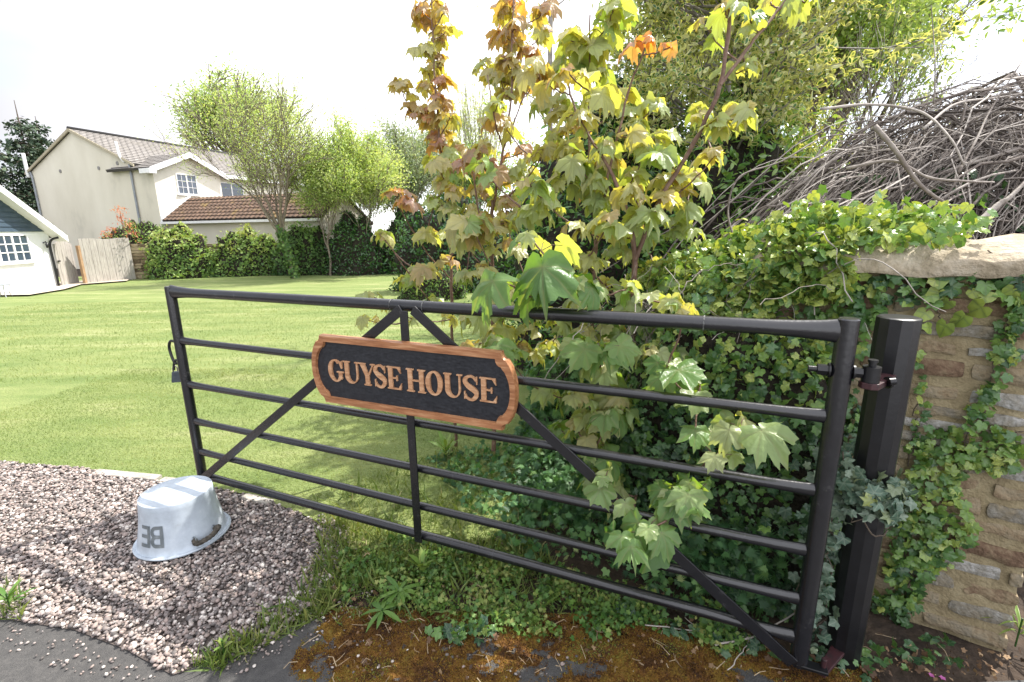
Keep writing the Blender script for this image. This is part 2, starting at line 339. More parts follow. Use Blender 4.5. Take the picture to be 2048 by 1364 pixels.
tag(o, kind='stuff', label='short green grass blades of the lawn behind the gate', cat='grass')
# ------------------------------------------------------------------ gravel
STONEC = noisemat('river pebbles', [(0, (.09, .08, .075)), (.25, (.17, .145, .135)), (.45, (.26, .21, .185)), (.62, (.34, .265, .235)), (.78, (.26, .235, .225)), (.92, (.44, .38, .34)), (1, (.62, .57, .52))], scale=40, rough=.7, attr=1.3, bump=.2, bscale=150, dist=.003)
import bmesh
def ico(sub):
    bm = bmesh.new(); bmesh.ops.create_icosphere(bm, subdivisions=sub, radius=1); V = np.array([v.co[:] for v in bm.verts]); T = np.array([[v.index for v in f.verts] for f in bm.faces]); bm.free(); return V, T
IV, IT = ico(2); IV1, IT1 = ico(1)
def pebbles(P, size, zl, V0, T0, name):
    n = len(P); F = frames(rdir(n, s=1.)*np.array([1, 1, .25]), rdir(n, (0, 0, 2.2)))
    sc3 = np.stack([rng.uniform(.75, 1.15, n), rng.uniform(.9, 1.5, n), rng.uniform(.5, .85, n)], 1)*size[:, None]
    Vn = V0[None]*(1+rng.normal(0, .07, (n, len(V0), 1)))
    W = np.einsum('nij,nvj->nvi', F, Vn*sc3[:, None, :])+np.c_[P, zl][:, None, :]
    T = (T0[None]+np.arange(n)[:, None, None]*len(V0)).reshape(-1, 3)
    return npobj(name, W.reshape(-1, 3), T, STONEC, None, np.repeat(rng.beta(1.7, 1.7, n), len(T0)), smooth=True)
near = [p for p in gpoly]
px_poly_ = lambda L_: [tuple(onz(x, y, 0)[:2]) for x, y in L_]
GV = [(-4.3, 2.35), (-4.6, 3.35)]+LE[1:-1]+[(-1.08, 2.34)]+[tuple(map(float, p)) for p in GRP[1:10]]
Q = inside(GV, 29000)
# thin out by the right hand border where soil and weeds take over
edge = np.array([onz(640, 1040, 0)[:2], onz(500, 1290, 0)[:2]])
d = ((Q-edge[0])@np.array([(edge[1]-edge[0])[1], -(edge[1]-edge[0])[0]]))/np.linalg.norm(edge[1]-edge[0])
Q = Q[np.abs(d)+rng.uniform(0, .30, len(Q)) > .09]; Q = np.concatenate([Q, inside(px_poly_([(640, 1030), (700, 1060), (690, 1120), (640, 1200), (520, 1300), (500, 1280), (600, 1180)]), 900)])
n = len(Q)
tag(pebbles(Q, rng.gamma(7, .00102, n).clip(.004, .014), rng.uniform(.006, .02, n), IV1, IT1, 'gravel'), 'pink and grey rounded pebbles covering the driveway', 'gravel', kind='stuff')
Q2 = np.concatenate([inside([onz(x, y, 0)[:2] for x, y in [(330, 1364), (150, 1275), (0, 1250), (0, 1300), (200, 1364)]], 90), inside([onz(x, y, 0)[:2] for x, y in [(640, 1225), (1300, 1290), (1300, 1364), (400, 1364)]], 60), inside([onz(x, y, 0)[:2] for x, y in [(500, 1200), (700, 1080), (760, 1180), (640, 1280), (450, 1350)]], 420)])
n = len(Q2); tag(pebbles(Q2, rng.uniform(.0025, .007, n), rng.uniform(.004, .01, n), IV1, IT1, 'loose_stones'), 'small loose stones scattered over the tarmac and soil edge', 'stones', kind='stuff')
# ------------------------------------------------------------------ concrete edging between gravel and lawn
CONC = noisemat('old concrete edging', [(.3, (.22, .2, .17)), (.6, (.42, .39, .34)), (.8, (.55, .52, .46))], scale=12, rough=.9, bump=.5)
for i, (a, b) in enumerate([((-2.78, 2.925), (-2.28, 2.815)), ((-2.26, 2.81), (-1.93, 2.73)), ((-1.62, 2.60), (-1.42, 2.52))]):
    mbx = MB(); L = math.dist(a, b); mbx.box((0, -.028, -.05), (L, .028, .022))
    o = mbx.build('concrete_edging', CONC, bevel=.006); o.location = (a[0], a[1], 0); o.rotation_euler = (rng.normal(0, .05), rng.normal(0, .01), math.atan2(b[1]-a[1], b[0]-a[0]))
    tag(o, ['low concrete edging strip between gravel and lawn, longest piece left of the tub', 'low concrete edging strip just behind the upturned metal tub', 'short bit of concrete edging showing right of the tub under the gate'][i], 'edging', 'concrete edging along the lawn')
# ================================================================== GATE
GO = np.array([-1.8244, 2.5715, .1715]); GU = np.array([math.cos(-.4047), math.sin(-.4047), 0]); GW = 3.0496
HS = [1.07508, .808418, .557461, .339072, .15146, 0]
gate = empty('gate', tuple(GO), -.4047)     # local x along the gate, local -y towards the road
tag(gate, 'black painted tubular steel field gate with six rails and flat braces', 'gate')
def stile(x, lo, hi, r, capm=True):
    b = MB(); b.tube([(x, 0, lo), (x, 0, hi-.004), (x, 0, hi)], [r, r, r-.004], n=20); return b.build('stile', GATEM, gate, smooth=True, ang=40)
stile(0, -.05, 1.105, .0255); stile(GW, -.1, 1.115, .0285)
for i, h in enumerate(HS):
    r = .0245 if i == 0 else (.0205 if i == 5 else .0175)
    e = .006
    b = MB(); k = [0.0, .02, .05, .12, .2]; xs = [.012]+[.012+q for q in k[1:]]+[GW/2]+[GW-.012-q for q in k[1:][::-1]]+[GW-.012]
    fl = [(1.35, .8), (1.3, .85), (1.18, .92), (1.05, .97), (1, 1)]
    if i == 0: fl = [(1.55, .8), (1.45, .85), (1.28, .9), (1.1, .97), (1, 1)]
    fr = fl+[(1, 1)]+fl[::-1]; n = 16; ring = []
    for x, (fz, fy) in zip(xs, fr): ring += [(x, r*fy*math.cos(2*PI*j/n), h+r*fz*math.sin(2*PI*j/n)-.001*math.sin(x*2)) for j in range(n)]
    b.faces(ring, [(q*n+j, (q+1)*n+j, (q+1)*n+(j+1) % n, q*n+(j+1) % n) for q in range(len(xs)-1) for j in range(n)])
    b.build('rail', GATEM, gate, smooth=True)
def flatbar(p, q, wdt, y0, th, name='brace'):
    a = np.array(p, float); c = np.array(q, float); d = (c-a)/np.linalg.norm(c-a); s = np.array([-d[1], d[0]])*wdt/2
    pts = [(*(a+s),), (*(a-s),), (*(c-s),), (*(c+s),)]
    b = MB(); b.prism([(x, y0, z) for x, z in pts], (0, -th, 0)); return b.build(name, GATEM, gate, bevel=.0015)
flatbar((.045, .0), (1.505, 1.065), .042, -.024, .008)
flatbar((1.56, 1.065), (GW-.02, -.085), .042, -.024, .008)
flatbar((1.522, 1.06), (1.522, -.012), .038, -.0335, .008, 'centre_bar')
# weld seams on the top rail
WLD = noisemat('bare weld line', [(.4, (.03, .03, .03)), (.7, (.25, .25, .24))], scale=90, rough=.6)
for x in (1.44, 1.6, 2.66):
    b = MB(); b.tube([(x-.002, 0, HS[0]), (x+.002, 0, HS[0])], .0258, n=20); b.build('weld_seam', WLD, gate)
# latch hook on the closing end
b = MB(); b.tube(curve_pts([(-.015, -.01, .80), (-.055, -.01, .803), (-.078, -.01, .77), (-.074, -.01, .725), (-.058, -.01, .685), (-.035, -.01, .675)], 5), .0075, n=8)
b.tube(curve_pts([(-.012, -.01, .69), (-.04, -.01, .695), (-.062, -.01, .67), (-.074, -.01, .635)], 5), .007, n=8)
b.build('latch_loop', BLACK, gate, smooth=True)
# hinge on the hanging end
b = MB(); hz = .955
b.tube([(GW-.085, 0, hz), (GW-.062, 0, hz)], .009, n=12); b.tube([(GW-.062, 0, hz), (GW-.034, 0, hz)], .017, n=6); b.tube([(GW-.034, 0, hz), (GW-.029, 0, hz)], .022, n=16)
b.tube([(GW+.028, 0, hz), (GW+.033, 0, hz)], .022, n=16); b.tube([(GW+.033, 0, hz), (GW+.052, 0, hz)], .016, n=6); b.tube([(GW+.052, 0, hz), (GW+.066, .0, hz)], .009, n=12)
b.tube([(GW+.074, 0, hz-.024), (GW+.074, 0, hz+.022)], .023, n=20)
b.tube([(GW-.03, 0, hz), (GW+.03, 0, hz)], .008, n=8)
b.build('hinge_eye', BLACK, gate, smooth=True, ang=40)
b = MB(); b.box((GW-.01, -.028, -.098), (GW+.085, .010, -.086)); b.build('bottom_hinge_plate', BLACK, gate, bevel=.002)
# padlock (hangs from the latch)
PL = np.array([*(GO+GU*-.014)[:2], 0])
b = MB(); c = GO+GU*-.066+np.array([0, -.01, .565])
pl = empty('padlock', tuple(c), -.4047+.7); tag(pl, 'small dark padlock hanging open from the latch at the gate end', 'padlock')
mb_ = MB(); mb_.prism([(-.027, -.009, 0), (.027, -.009, 0), (.017, -.009, .062), (-.017, -.009, .062)], (0, .018, 0)); mb_.build('lock_body', noisemat('dull blue grey plastic', [(.3, (.03, .04, .05)), (.7, (.07, .085, .1))], scale=30, rough=.6), pl, bevel=.003)
mb_ = MB(); mb_.tube(curve_pts([(-.010, 0, .06), (-.011, 0, .082), (0, 0, .095), (.011, 0, .082), (.010, 0, .06)], 4), .0035, n=6); mb_.build('shackle', noisemat('worn steel', [(.3, (.1, .09, .08)), (.7, (.3, .28, .25))], scale=40, rough=.4, metal=.6), pl, smooth=True)
# ------------------------------------------------------------------ name sign on the gate (part of the gate)
SX0, SX1, SZ0, SZ1 = 1.045, 2.045, .618, .934; SY = -.042
def sign_outline(off):
    """rectangle with scooped shoulders running into bowed ends"""
    x0, x1, z0, z1 = 1.083, 1.968, SZ0+off, SZ1-off; zc = (SZ0+SZ1)/2; hh = (SZ1-SZ0)/2-off
    def end(sgn, xe):
        pts = []
        # shoulder scoop
        pts += [(xe, hh)]
        for t in np.linspace(0, 1, 5)[1:]:
            a = t*PI/2; pts.append((xe+sgn*.024*(1-math.cos(a)), hh-.030*math.sin(a)))
        x2 = xe+sgn*.028
        for t in np.linspace(-1, 1, 15):
            z = -t*(hh-.036); pts.append((x2+sgn*(.033)*(1-(z/(hh-.036))**2)**.8, z))
        for t in np.linspace(0, 1, 5)[:-1]:
            a = (1-t)*PI/2; pts.append((xe+sgn*.024*(1-math.cos(a)), -hh+.030*math.sin(a)))
        pts += [(xe, -hh)]
        return pts
    R = end(1, x1-off*.35); Lf = [(x, z) for x, z in end(-1, x0+off*.35)][::-1]
    return [(x, zc+z) for x, z in R+Lf]
o_out, o_in = sign_outline(0), sign_outline(.031)
# pull the inner outline's ends in
sign = empty('name_sign'); sign.parent = gate
cxm = (1.083+1.968)/2
o_in = [(cxm+(x-cxm)*.965, z) for x, z in o_in]
fb = MB(); n = len(o_out); y0, y1, y2 = SY, SY-.022, SY-.030
def ringpts(o, y): return [(x, y, z) for x, z in o]
def shrink(o, k, kz): zc = (SZ0+SZ1)/2; return [(cxm+(x-cxm)*k, zc+(z-zc)*kz) for x, z in o]
rings = [ringpts(o_out, y0), ringpts(o_out, y1+.003), ringpts(shrink(o_out, .9925, .977), y2), ringpts(shrink(o_in, 1.006, 1.02), y2), ringpts(o_in, y1+.006)]
pts = sum(rings, []); fb.faces(pts, [(k*n+i, k*n+(i+1) % n, (k+1)*n+(i+1) % n, (k+1)*n+i) for k in range(4) for i in range(n)]+[tuple(range(n))])
fb.build('sign_frame', OAK, sign, smooth=True, ang=25)
# hammered black background
NX, NZ = 220, 80; xs = np.linspace(1.045, 2.045, NX); zs = np.linspace(SZ0+.02, SZ1-.02, NZ)
GX, GZ_ = np.meshgrid(xs, zs); hh = np.array([mnoise.noise(Vector((x*45, z*130, 1)))*.0012+mnoise.noise(Vector((x*90, z*240, 5)))*.0006 for x, z in zip(GX.ravel(), GZ_.ravel())])
V = np.stack([GX.ravel(), SY-.0175-hh, GZ_.ravel()], 1)
idx = np.arange(NX*NZ).reshape(NZ, NX); T = np.stack([idx[:-1, :-1], idx[:-1, 1:], idx[1:, 1:], idx[1:, :-1]], -1).reshape(-1, 4)
cen = V[T].mean(1)[:, [0, 2]]; keep = inpoly(cen, [(cxm+(x-cxm)*1.004, .776+(z-.776)*1.02) for x, z in o_in]); T = T[keep]
npobj('sign_board', V, T, noisemat('hammered black board', [(.35, (.008, .009, .013)), (.7, (.022, .024, .03))], scale=60, rough=.5), sign, smooth=True)
# lettering: slab-like roman capitals from outlines
def stroke(b, poly, th): b.prism([(x, SY-.0165, z) for x, z in poly], (0, -th, 0))
def ell(cx, cz, rx, rz, a0, a1, n=16): return [(cx+rx*math.cos(math.radians(a)), cz+rz*math.sin(math.radians(a))) for a in np.linspace(a0, a1, n)]
def arcband(b, cx, cz, rx, rz, tx, tz, a0, a1, th, n=18):
    """contrast stroke: thick at the sides, thin at top and bottom"""
    o = ell(cx, cz, rx, rz, a0, a1, n); i = ell(cx, cz, rx-tx, rz-tz, a0, a1, n)
    for k in range(n-1): pass
    pts = o+i[::-1]; q = len(o)
    A = [(x, SY-.0165, z) for x, z in o+i]; Bv = [(x, y-th, z) for x, y, z in A]
    fs = []
    for k in range(q-1):
        fs += [(2*q+k, 2*q+k+1, 3*q+k+1, 3*q+k), (k, 2*q+k, 2*q+k+1, k+1), (q+k, q+k+1, 3*q+k+1, 3*q+k)]
    fs += [(0, q, 3*q, 2*q), (q-1, 2*q-1, 4*q-1, 3*q-1)]
    b.faces(A+Bv, fs)
LH = .118
def letter(ch, x, z, wd, th):
    b = MB(); H = LH; S = .024; t = .007; sf = .010
    def rect(x0, z0, x1, z1): stroke(b, [(x+x0, z+z0), (x+x1, z+z0), (x+x1, z+z1), (x+x0, z+z1)], th)
    def serif(xc, zz, half=.021):
        rect(xc-half, zz, xc+half, zz+t)
    if ch == 'H':
        for xc in (S*.5+.009, wd-S*.5-.009): rect(xc-S/2, t, xc+S/2, H-t); serif(xc, 0); serif(xc, H-t)
        rect(S+.009, H*.47, wd-S-.009, H*.47+.008)
    elif ch == 'E':
        xc = S*.5+.008; rect(xc-S/2, t, xc+S/2, H-t); rect(0, 0, wd, t); rect(0, H-t, wd-.003, H)
        rect(xc+S/2, H*.5-.004, wd*.68, H*.5+.004); stroke(b, [(x+wd*.68, z+H*.38), (x+wd*.76, z+H*.38), (x+wd*.76, z+H*.62), (x+wd*.68, z+H*.62)], th)
        stroke(b, [(x+wd-.016, z+t), (x+wd, z+t), (x+wd+.003, z+.036)], th); stroke(b, [(x+wd-.019, z+H-t), (x+wd, z+H-.034), (x+wd-.003, z+H-t)][::1], th)
    elif ch == 'U':
        a = S*.5+.008; c = wd-.014; rect(a-S/2, H*.36, a+S/2, H-t); serif(a, H-t, .020); rect(c-.0045, H*.36, c+.0045, H-t); serif(c, H-t, .014)
        cx = (a-S/2+c+.0045)/2; rx = (c+.0045-a+S/2)/2
        o = ell(x+cx, z+H*.36, rx, H*.36, 180, 360, 20); i = [(x+cx+(.0075)+(rx-(S+.009)/2)*math.cos(math.radians(q)), z+H*.36+(H*.36-.009)*math.sin(math.radians(q))) for q in np.linspace(180, 360, 20)]
        q = 20; A = [(u, SY-.0165, v) for u, v in o+i]; B_ = [(u, y-th, v) for u, y, v in A]; fs = []
        for k in range(q-1): fs += [(2*q+k, 2*q+k+1, 3*q+k+1, 3*q+k), (k, 2*q+k, 2*q+k+1, k+1), (q+k, q+k+1, 3*q+k+1, 3*q+k)]
        b.faces(A+B_, fs)
    elif ch == 'Y':
        m_ = wd/2; stroke(b, [(x+.010, z+H-t), (x+.010+S+.004, z+H-t), (x+m_+.011, z+H*.42), (x+m_-.011, z+H*.42)], th)
        stroke(b, [(x+wd-.016, z+H-t), (x+wd-.007, z+H-t), (x+m_+.011, z+H*.42), (x+m_+.003, z+H*.45)], th)
        rect(m_-S/2, t, m_+S/2, H*.44); serif(m_, 0); rect(0, H-t, .042, H); rect(wd-.028, H-t, wd, H)
    elif ch == 'O': arcband(b, x+wd/2, z+H/2, wd/2, H/2+.002, S, .008, 0, 360, th, 40)
    elif ch == 'G':
        arcband(b, x+wd/2, z+H/2, wd/2, H/2+.002, S, .008, 48, 318, th, 34)
        rect(wd-.028, .014, wd-.028+S*.9, H*.42); rect(wd-.040, H*.42-.001, wd+.004, H*.42+t)
        stroke(b, [(x+wd-.010, z+H*.62), (x+wd-.002, z+H*.62), (x+wd-.002, z+H), (x+wd-.020, z+H*.86)], th)
    elif ch == 'S':
        cl = curve_pts([(wd*.88, H*.80, 0), (wd*.72, H*.93, 0), (wd*.48, H*.985, 0), (wd*.2, H*.90, 0), (wd*.12, H*.74, 0), (wd*.28, H*.60, 0), (wd*.55, H*.49, 0), (wd*.83, H*.36, 0), (wd*.87, H*.21, 0), (wd*.68, H*.06, 0), (wd*.45, H*.015, 0), (wd*.22, H*.08, 0), (wd*.1, H*.22, 0)], 5)
        cl = np.array(cl)[:, :2]; k = len(cl); Lf, Rt = [], []
        for i in range(k):
            d = cl[min(i+1, k-1)]-cl[max(i-1, 0)]; d /= np.linalg.norm(d); s = np.array([-d[1], d[0]]); u = i/(k-1)
            hw = .0042+.0085*math.exp(-((u-.5)/.16)**2)+.004*math.exp(-((u-.28)/.08)**2)+.004*math.exp(-((u-.72)/.08)**2)
            Lf.append(cl[i]+s*hw); Rt.append(cl[i]-s*hw)
        A = [(x+p[0], SY-.0165, z+p[1]) for p in Lf+Rt]; B_ = [(u, y-th, v) for u, y, v in A]; fs = []
        for i in range(k-1): fs += [(2*k+i, 2*k+i+1, 3*k+i+1, 3*k+i), (i, 2*k+i, 2*k+i+1, i+1), (k+i, k+i+1, 3*k+i+1, 3*k+i)]
        b.faces(A+B_, fs)
        stroke(b, [(x+wd*.86, z+H*.98), (x+wd*.94, z+H*.98), (x+wd*.94, z+H*.66), (x+wd*.88, z+H*.66)], th); stroke(b, [(x+wd*.04, z+.002), (x+wd*.12, z+.002), (x+wd*.12, z+H*.34), (x+wd*.04, z+H*.34)], th)
    return b
LETM = noisemat('carved oak lettering', [(.25, (.30, .13, .055)), (.5, (.50, .27, .14)), (.75, (.66, .42, .25))], scale=14, rough=.5, stretch=(1, 6, 5), bump=.2, bscale=40)
x = 1.128; zc = .776-LH/2
for ch, wd, adv in [('G', .094, .101), ('U', .100, .098), ('Y', .100, .093), ('S', .072, .079), ('E', .080, .113), ('H', .106, .109), ('O', .092, .098), ('U', .098, .1035), ('S', .076, .083), ('E', .082, 0)]:
    lb = letter(ch, x, zc, wd, .009); lb.v = [(1.117+(p[0]-1.128)*.862, p[1], .776+(p[2]-.776)*.84) for p in lb.v]; lb.build('letter', LETM, sign, bevel=.0008); x += adv
# ================================================================== GATE POST
PX, PY = 1.195, 1.457
post = empty('gate_post', (PX, PY, 0)); tag(post, 'thick black steel gate post standing in front of the stone wall', 'post')
b = MB(); PH = 1.565-.38
topz = ony(1798, 633, PY)[2]
b.tube([(0, 0, -.05), (0, 0, topz-.008), (0, 0, topz-.003), (0, 0, topz)], [.058, .058, .0575, .050], n=12); b.build('pole', BLACK, post, smooth=True, ang=18)
# bracket that carries the top hinge: local frame along the gate
hp = GO+GU*(GW+.074); hx, hy = hp[0]-PX, hp[1]-PY; zz = GO[2]+hz
RED = noisemat('rust red primer bracket', [(.3, (.014, .011, .012)), (.55, (.05, .014, .017)), (.75, (.02, .015, .016))], scale=30, rough=.5)
b = MB(); dv = Vector((-hx, -hy, 0)); L = dv.length; dv.normalize(); sv = Vector((-dv.y, dv.x, 0)); h0 = Vector((hx, hy, zz-.044))
b.prism([h0-dv*.024-sv*.012, h0-dv*.010-sv*.026, h0+dv*.03-sv*.028, h0+dv*(L-.04)-sv*.028, h0+dv*(L-.04)+sv*.028, h0+dv*.03+sv*.028, h0-dv*.010+sv*.026, h0-dv*.024+sv*.012], (0, 0, .019))
b.build('hinge_bracket', RED, post, bevel=.002)
b = MB(); b.tube([h0, h0+Vector((0, 0, .08))], .010, n=12); b.tube([h0+Vector((0, 0, .079)), h0+Vector((0, 0, .086))], .013, n=12)
b.build('hinge_pin', BLACK, post, smooth=True, ang=40); b = MB(); q = h0+dv*.055-sv*.028+Vector((0, 0, .012)); b.tube([q, q-sv*.004+dv*.006], .018, n=12); b.tube([q+Vector((-.004, -.01, .006)), q+Vector((.012, -.012, .008))], .011, n=10)
b.build('clamp_bolt', BLACK, post, smooth=True, ang=40)
b = MB(); h1 = Vector((hx, hy, GO[2]-.115)); b.prism([h1-dv*.016-sv*.014, h1+dv*(L-.04)-sv*.022, h1+dv*(L-.04)+sv*.022, h1-dv*.016+sv*.014], (0, 0, .014)); b.tube([h1, h1+Vector((0, 0, .06))], .009, n=10); b.build('lower_bracket', RED, post, bevel=.002)
# ================================================================== TUB
TC = (TX, TY) = (-1.72, 2.215)
tubc = noisemat('dull galvanised steel', [(.22, (.30, .31, .31)), (.36, (.38, .43, .48)), (.55, (.46, .52, .58)), (.75, (.56, .61, .66))], scale=11, rough=.45, metal=.12, bump=.3, bscale=8, dist=.012, detail=10, nrough=.7)
tub = empty('metal_tub', (TX, TY, .026), 0); tag(tub, 'upturned pale grey metal tub on the gravel under the gate end', 'tub')
RB, RTP, TH = .200, .160, .250
prof = [(RB+.012, .0), (RB+.014, .006), (RB+.008, .012), (RB, .010)]
for t in np.linspace(.08, 1, 10): prof.append((RTP+(RB-RTP)*(1-t)**1.5, TH*t-.006))
prof += [(RTP-.0025, TH-.001), (RTP-.008, TH)]
def lathe(b, prof, n, cap=None, M=None):
    ring = []
    for r, z in prof: ring += [(r*math.cos(2*PI*j/n), r*math.sin(2*PI*j/n), z) for j in range(n)]
    fs = [(i*n+j, i*n+(j+1) % n, (i+1)*n+(j+1) % n, (i+1)*n+j) for i in range(len(prof)-1) for j in range(n)]
    if cap is not None: fs.append(tuple((len(prof)-1)*n+j for j in range(n)))
    b.faces(ring, fs)
b = MB(); lathe(b, prof, 64); b.build('tub_wall', tubc, tub, smooth=True, ang=50)
b = MB(); lathe(b, [(RTP-.008, TH), (RTP-.010, TH-.003), (RTP-.03, TH-.0045), (RTP*.5, TH-.002)], 64, cap=True); b.build('tub_base', tubc, tub, smooth=True, ang=50)
def tubsurf(ang, z, off=.0012):
    t = z/TH; r = RTP+(RB-RTP)*(1-min(max(t, 0), 1))**1.5+off; return (r*math.cos(ang), r*math.sin(ang), z)
DARKPAINT = noisemat('worn grey stencil paint', [(.3, (.09, .11, .12)), (.6, (.15, .17, .18)), (.75, (.3, .34, .37))], scale=30, rough=.6)
def tubstroke(b, a0, z0, a1, z1, w):
    """painted stroke wrapped on the tub wall; letters stand on their heads because the tub is upturned"""
    n = 6; da = w/.2
    top, bot = [], []
    for t in np.linspace(0, 1, n+1):
        a = a0+(a1-a0)*t; z = z0+(z1-z0)*t
        if abs(a1-a0)*.2 > abs(z1-z0): top.append(tubsurf(a, z+w/2)); bot.append(tubsurf(a, z-w/2))
        else: top.append(tubsurf(a-da/2, z)); bot.append(tubsurf(a+da/2, z))
    b.faces(top+bot, [(i, i+1, n+2+i, n+1+i) for i in range(n)])
def tubarc(b, ac, zc_, ra, rz, w, a0, a1, n=12):
    o, i_ = [], []
    for t in np.linspace(a0, a1, n+1):
        c, s = math.cos(t), math.sin(t); o.append(tubsurf(ac+(ra+w/2)/.2*c, zc_+(rz+w/2)*s)); i_.append(tubsurf(ac+(ra-w/2)/.2*c, zc_+(rz-w/2)*s))
    b.faces(o+i_, [(k, k+1, n+2+k, n+1+k) for k in range(n)])
AB = math.radians(-90); w_ = .017; zt, zb = .150, .062     # B: its spine is on the right (upside down)
def polar_letter(ch, a):
    b = MB(); h = zt-zb
    s = .030/.2
    if ch == 'B':
        tubstroke(b, a+s, zb-w_/2, a+s, zt+w_/2, w_)
        for z in (zb, (zb+zt)/2, zt): tubstroke(b, a+s, z, a-.002, z, w_)
        for z in ((zb+(zb+zt)/2)/2, (zt+(zb+zt)/2)/2): tubarc(b, a, z, .021, h/4, w_, PI/2, 3*PI/2)
    if ch == 'E':
        tubstroke(b, a+s, zb-w_/2, a+s, zt+w_/2, w_)
        for z in (zb, (zb+zt)/2, zt): tubstroke(b, a+s, z, a-s*.7, z, w_)
    return b
lt = polar_letter('B', AB); lt.build('stencil_letter', DARKPAINT, tub); polar_letter('E', AB-.36).build('stencil_letter', DARKPAINT, tub)
# rope handle: bracket rings and a rope arc hanging out near the rim
b = MB(); ac = math.radians(-24); p0 = np.array(tubsurf(ac-.30, .055, .010)); p1 = np.array(tubsurf(ac+.22, .060, .010)); out_ = np.array([math.cos(ac), math.sin(ac), 0])
cl = curve_pts([p0-out_*.005, p0+out_*.015+[0, 0, -.016], (p0+p1)/2+out_*.045+[0, 0, .0], p1+out_*.03+[0, 0, .012], p1+[0, 0, .0]], 8)
k = len(cl); b1 = MB()
for ph in (0, 2.09, 4.19):
    pts = []
    for i, p in enumerate(cl):
        t = (np.array(cl[min(i+1, k-1)])-np.array(cl[max(i-1, 0)])); t /= np.linalg.norm(t); a_ = np.cross(t, [0, 0, 1]); a_ /= np.linalg.norm(a_); c_ = np.cross(t, a_)
        q = i*.9+ph; pts.append(p+a_*math.cos(q)*.006+c_*math.sin(q)*.006)
    b1.tube(pts, .0078, n=6)
b1.build('rope_handle', noisemat('dirty dark rope', [(.3, (.02, .017, .014)), (.6, (.08, .07, .055)), (.8, (.2, .17, .14))], scale=60, rough=.95), tub, smooth=True)
for q in (p0, p1):
    b = MB(); b.tube(curve_pts([q-out_*.012+[0, 0, .012], q+out_*.004+[0, 0, .014], q+out_*.008+[0, 0, 0], q+out_*.002+[0, 0, -.012], q-out_*.012+[0, 0, -.012]], 4), .003, n=6); b.build('handle_bracket', DARKPAINT, tub, smooth=True)
#PART3
# ================================================================== STONE WALL
WE = np.array([1.82, 1.48, 0]); WD = np.array([-.8212, .5706, 0]); WN = np.array([-.5706, -.8212, 0])
wall = empty('stone_wall', tuple(WE), math.atan2(WD[1], WD[0])); WL = .93
tag(wall, 'coursed brown ironstone garden wall with pale coping, partly covered in ivy', 'wall')
MORT = noisemat('sandy lime mortar', [(.25, (.18, .14, .08)), (.5, (.29, .235, .135)), (.75, (.38, .32, .20))], scale=14, rough=.95, bump=1, bscale=90, dist=.008)
STN = noisemat('ironstone', [(.0, (.08, .045, .026)), (.2, (.16, .10, .062)), (.38, (.27, .205, .125)), (.52, (.27, .225, .15)), (.64, (.20, .175, .13)), (.78, (.28, .265, .23)), (.9, (.42, .41, .39))], scale=16, rough=.95, attr=.7, bump=1, bscale=60, dist=.012, detail=10, nrough=.72)
COPE = noisemat('pale weathered coping stone', [(.2, (.17, .13, .08)), (.45, (.36, .30, .21)), (.65, (.52, .46, .36)), (.85, (.6, .57, .5))], scale=10, rough=.95, bump=1, bscale=45, dist=.015, detail=10, nrough=.7)
def lump(b, lo, hi, nn=(7, 5, 4), amp=.006, rr=.3, sd=0, k=18):
    """stone: a box whose edges are rounded off and whose faces are uneven"""
    lo, hi = np.array(lo), np.array(hi); c = (lo+hi)/2; h = (hi-lo)/2
    def face(ax, s):
        u, v = [i for i in range(3) if i != ax]; nu, nv = nn[u], nn[v]; pts = []
        for i in range(nu+1):
            for j in range(nv+1):
                q = np.zeros(3); q[ax] = s; q[u] = -1+2*i/nu; q[v] = -1+2*j/nv
                p = q*h; m_ = min(h)*rr; inner = np.clip(p, -(h-m_), h-m_); d = p-inner; L = np.linalg.norm(d)
                if L > m_: d *= m_/L
                p = c+inner+d; w = p*k
                p = p+amp*np.array([mnoise.noise(Vector(w+sd)), mnoise.noise(Vector(w+sd+31)), mnoise.noise(Vector(w+sd+77))])*2.2
                pts.append(p)
        fs = [(i*(nv+1)+j, (i+1)*(nv+1)+j, (i+1)*(nv+1)+j+1, i*(nv+1)+j+1) for i in range(nu) for j in range(nv)]
        if (s > 0) != (ax != 1): fs = [f[::-1] for f in fs]
        b.faces(pts, fs)
    for ax in range(3):
        for s in (-1, 1): face(ax, s)
b = MB(); lump(b, (.0, -.40, -.1), (WL, -.006, 1.385), (60, 10, 60), .004, .02, 3, 9); b.build('mortar', MORT, wall, smooth=True)
b = MB(); z = .0; row = 0
while z < 1.34:
    h = float(rng.choice([.042, .052, .064, .078, .095], p=[.2, .25, .25, .2, .1])); h = min(h, 1.37-z); x = -.012+(-rng.uniform(0, .06) if row % 2 else 0); first = True
    while x < WL:
        L = rng.uniform(.10, .34) if h < .08 else rng.uniform(.12, .28); x1 = min(x+L, WL+.01); b.cur = rng.beta(1.4, 1.4)*.95+ (.12 if z < .3 else 0)
        x0 = max(x, -.012) if first else x
        dz = rng.normal(0, .003, 2); pr = rng.uniform(-.001, .010)
        lump(b, (x0+.004, -.38 if first else -.12, z+.006+dz[0]), (x1-.006, pr, z+h-.006+dz[1]), (9, 4, 5), .005, .5, rng.uniform(0, 90), 20)
        x = x1+rng.uniform(.006, .022); first = False
    z += h+rng.uniform(.007, .017); row += 1
b.build('stone_courses', STN, wall, smooth=True)
x = -.09; sd = 0
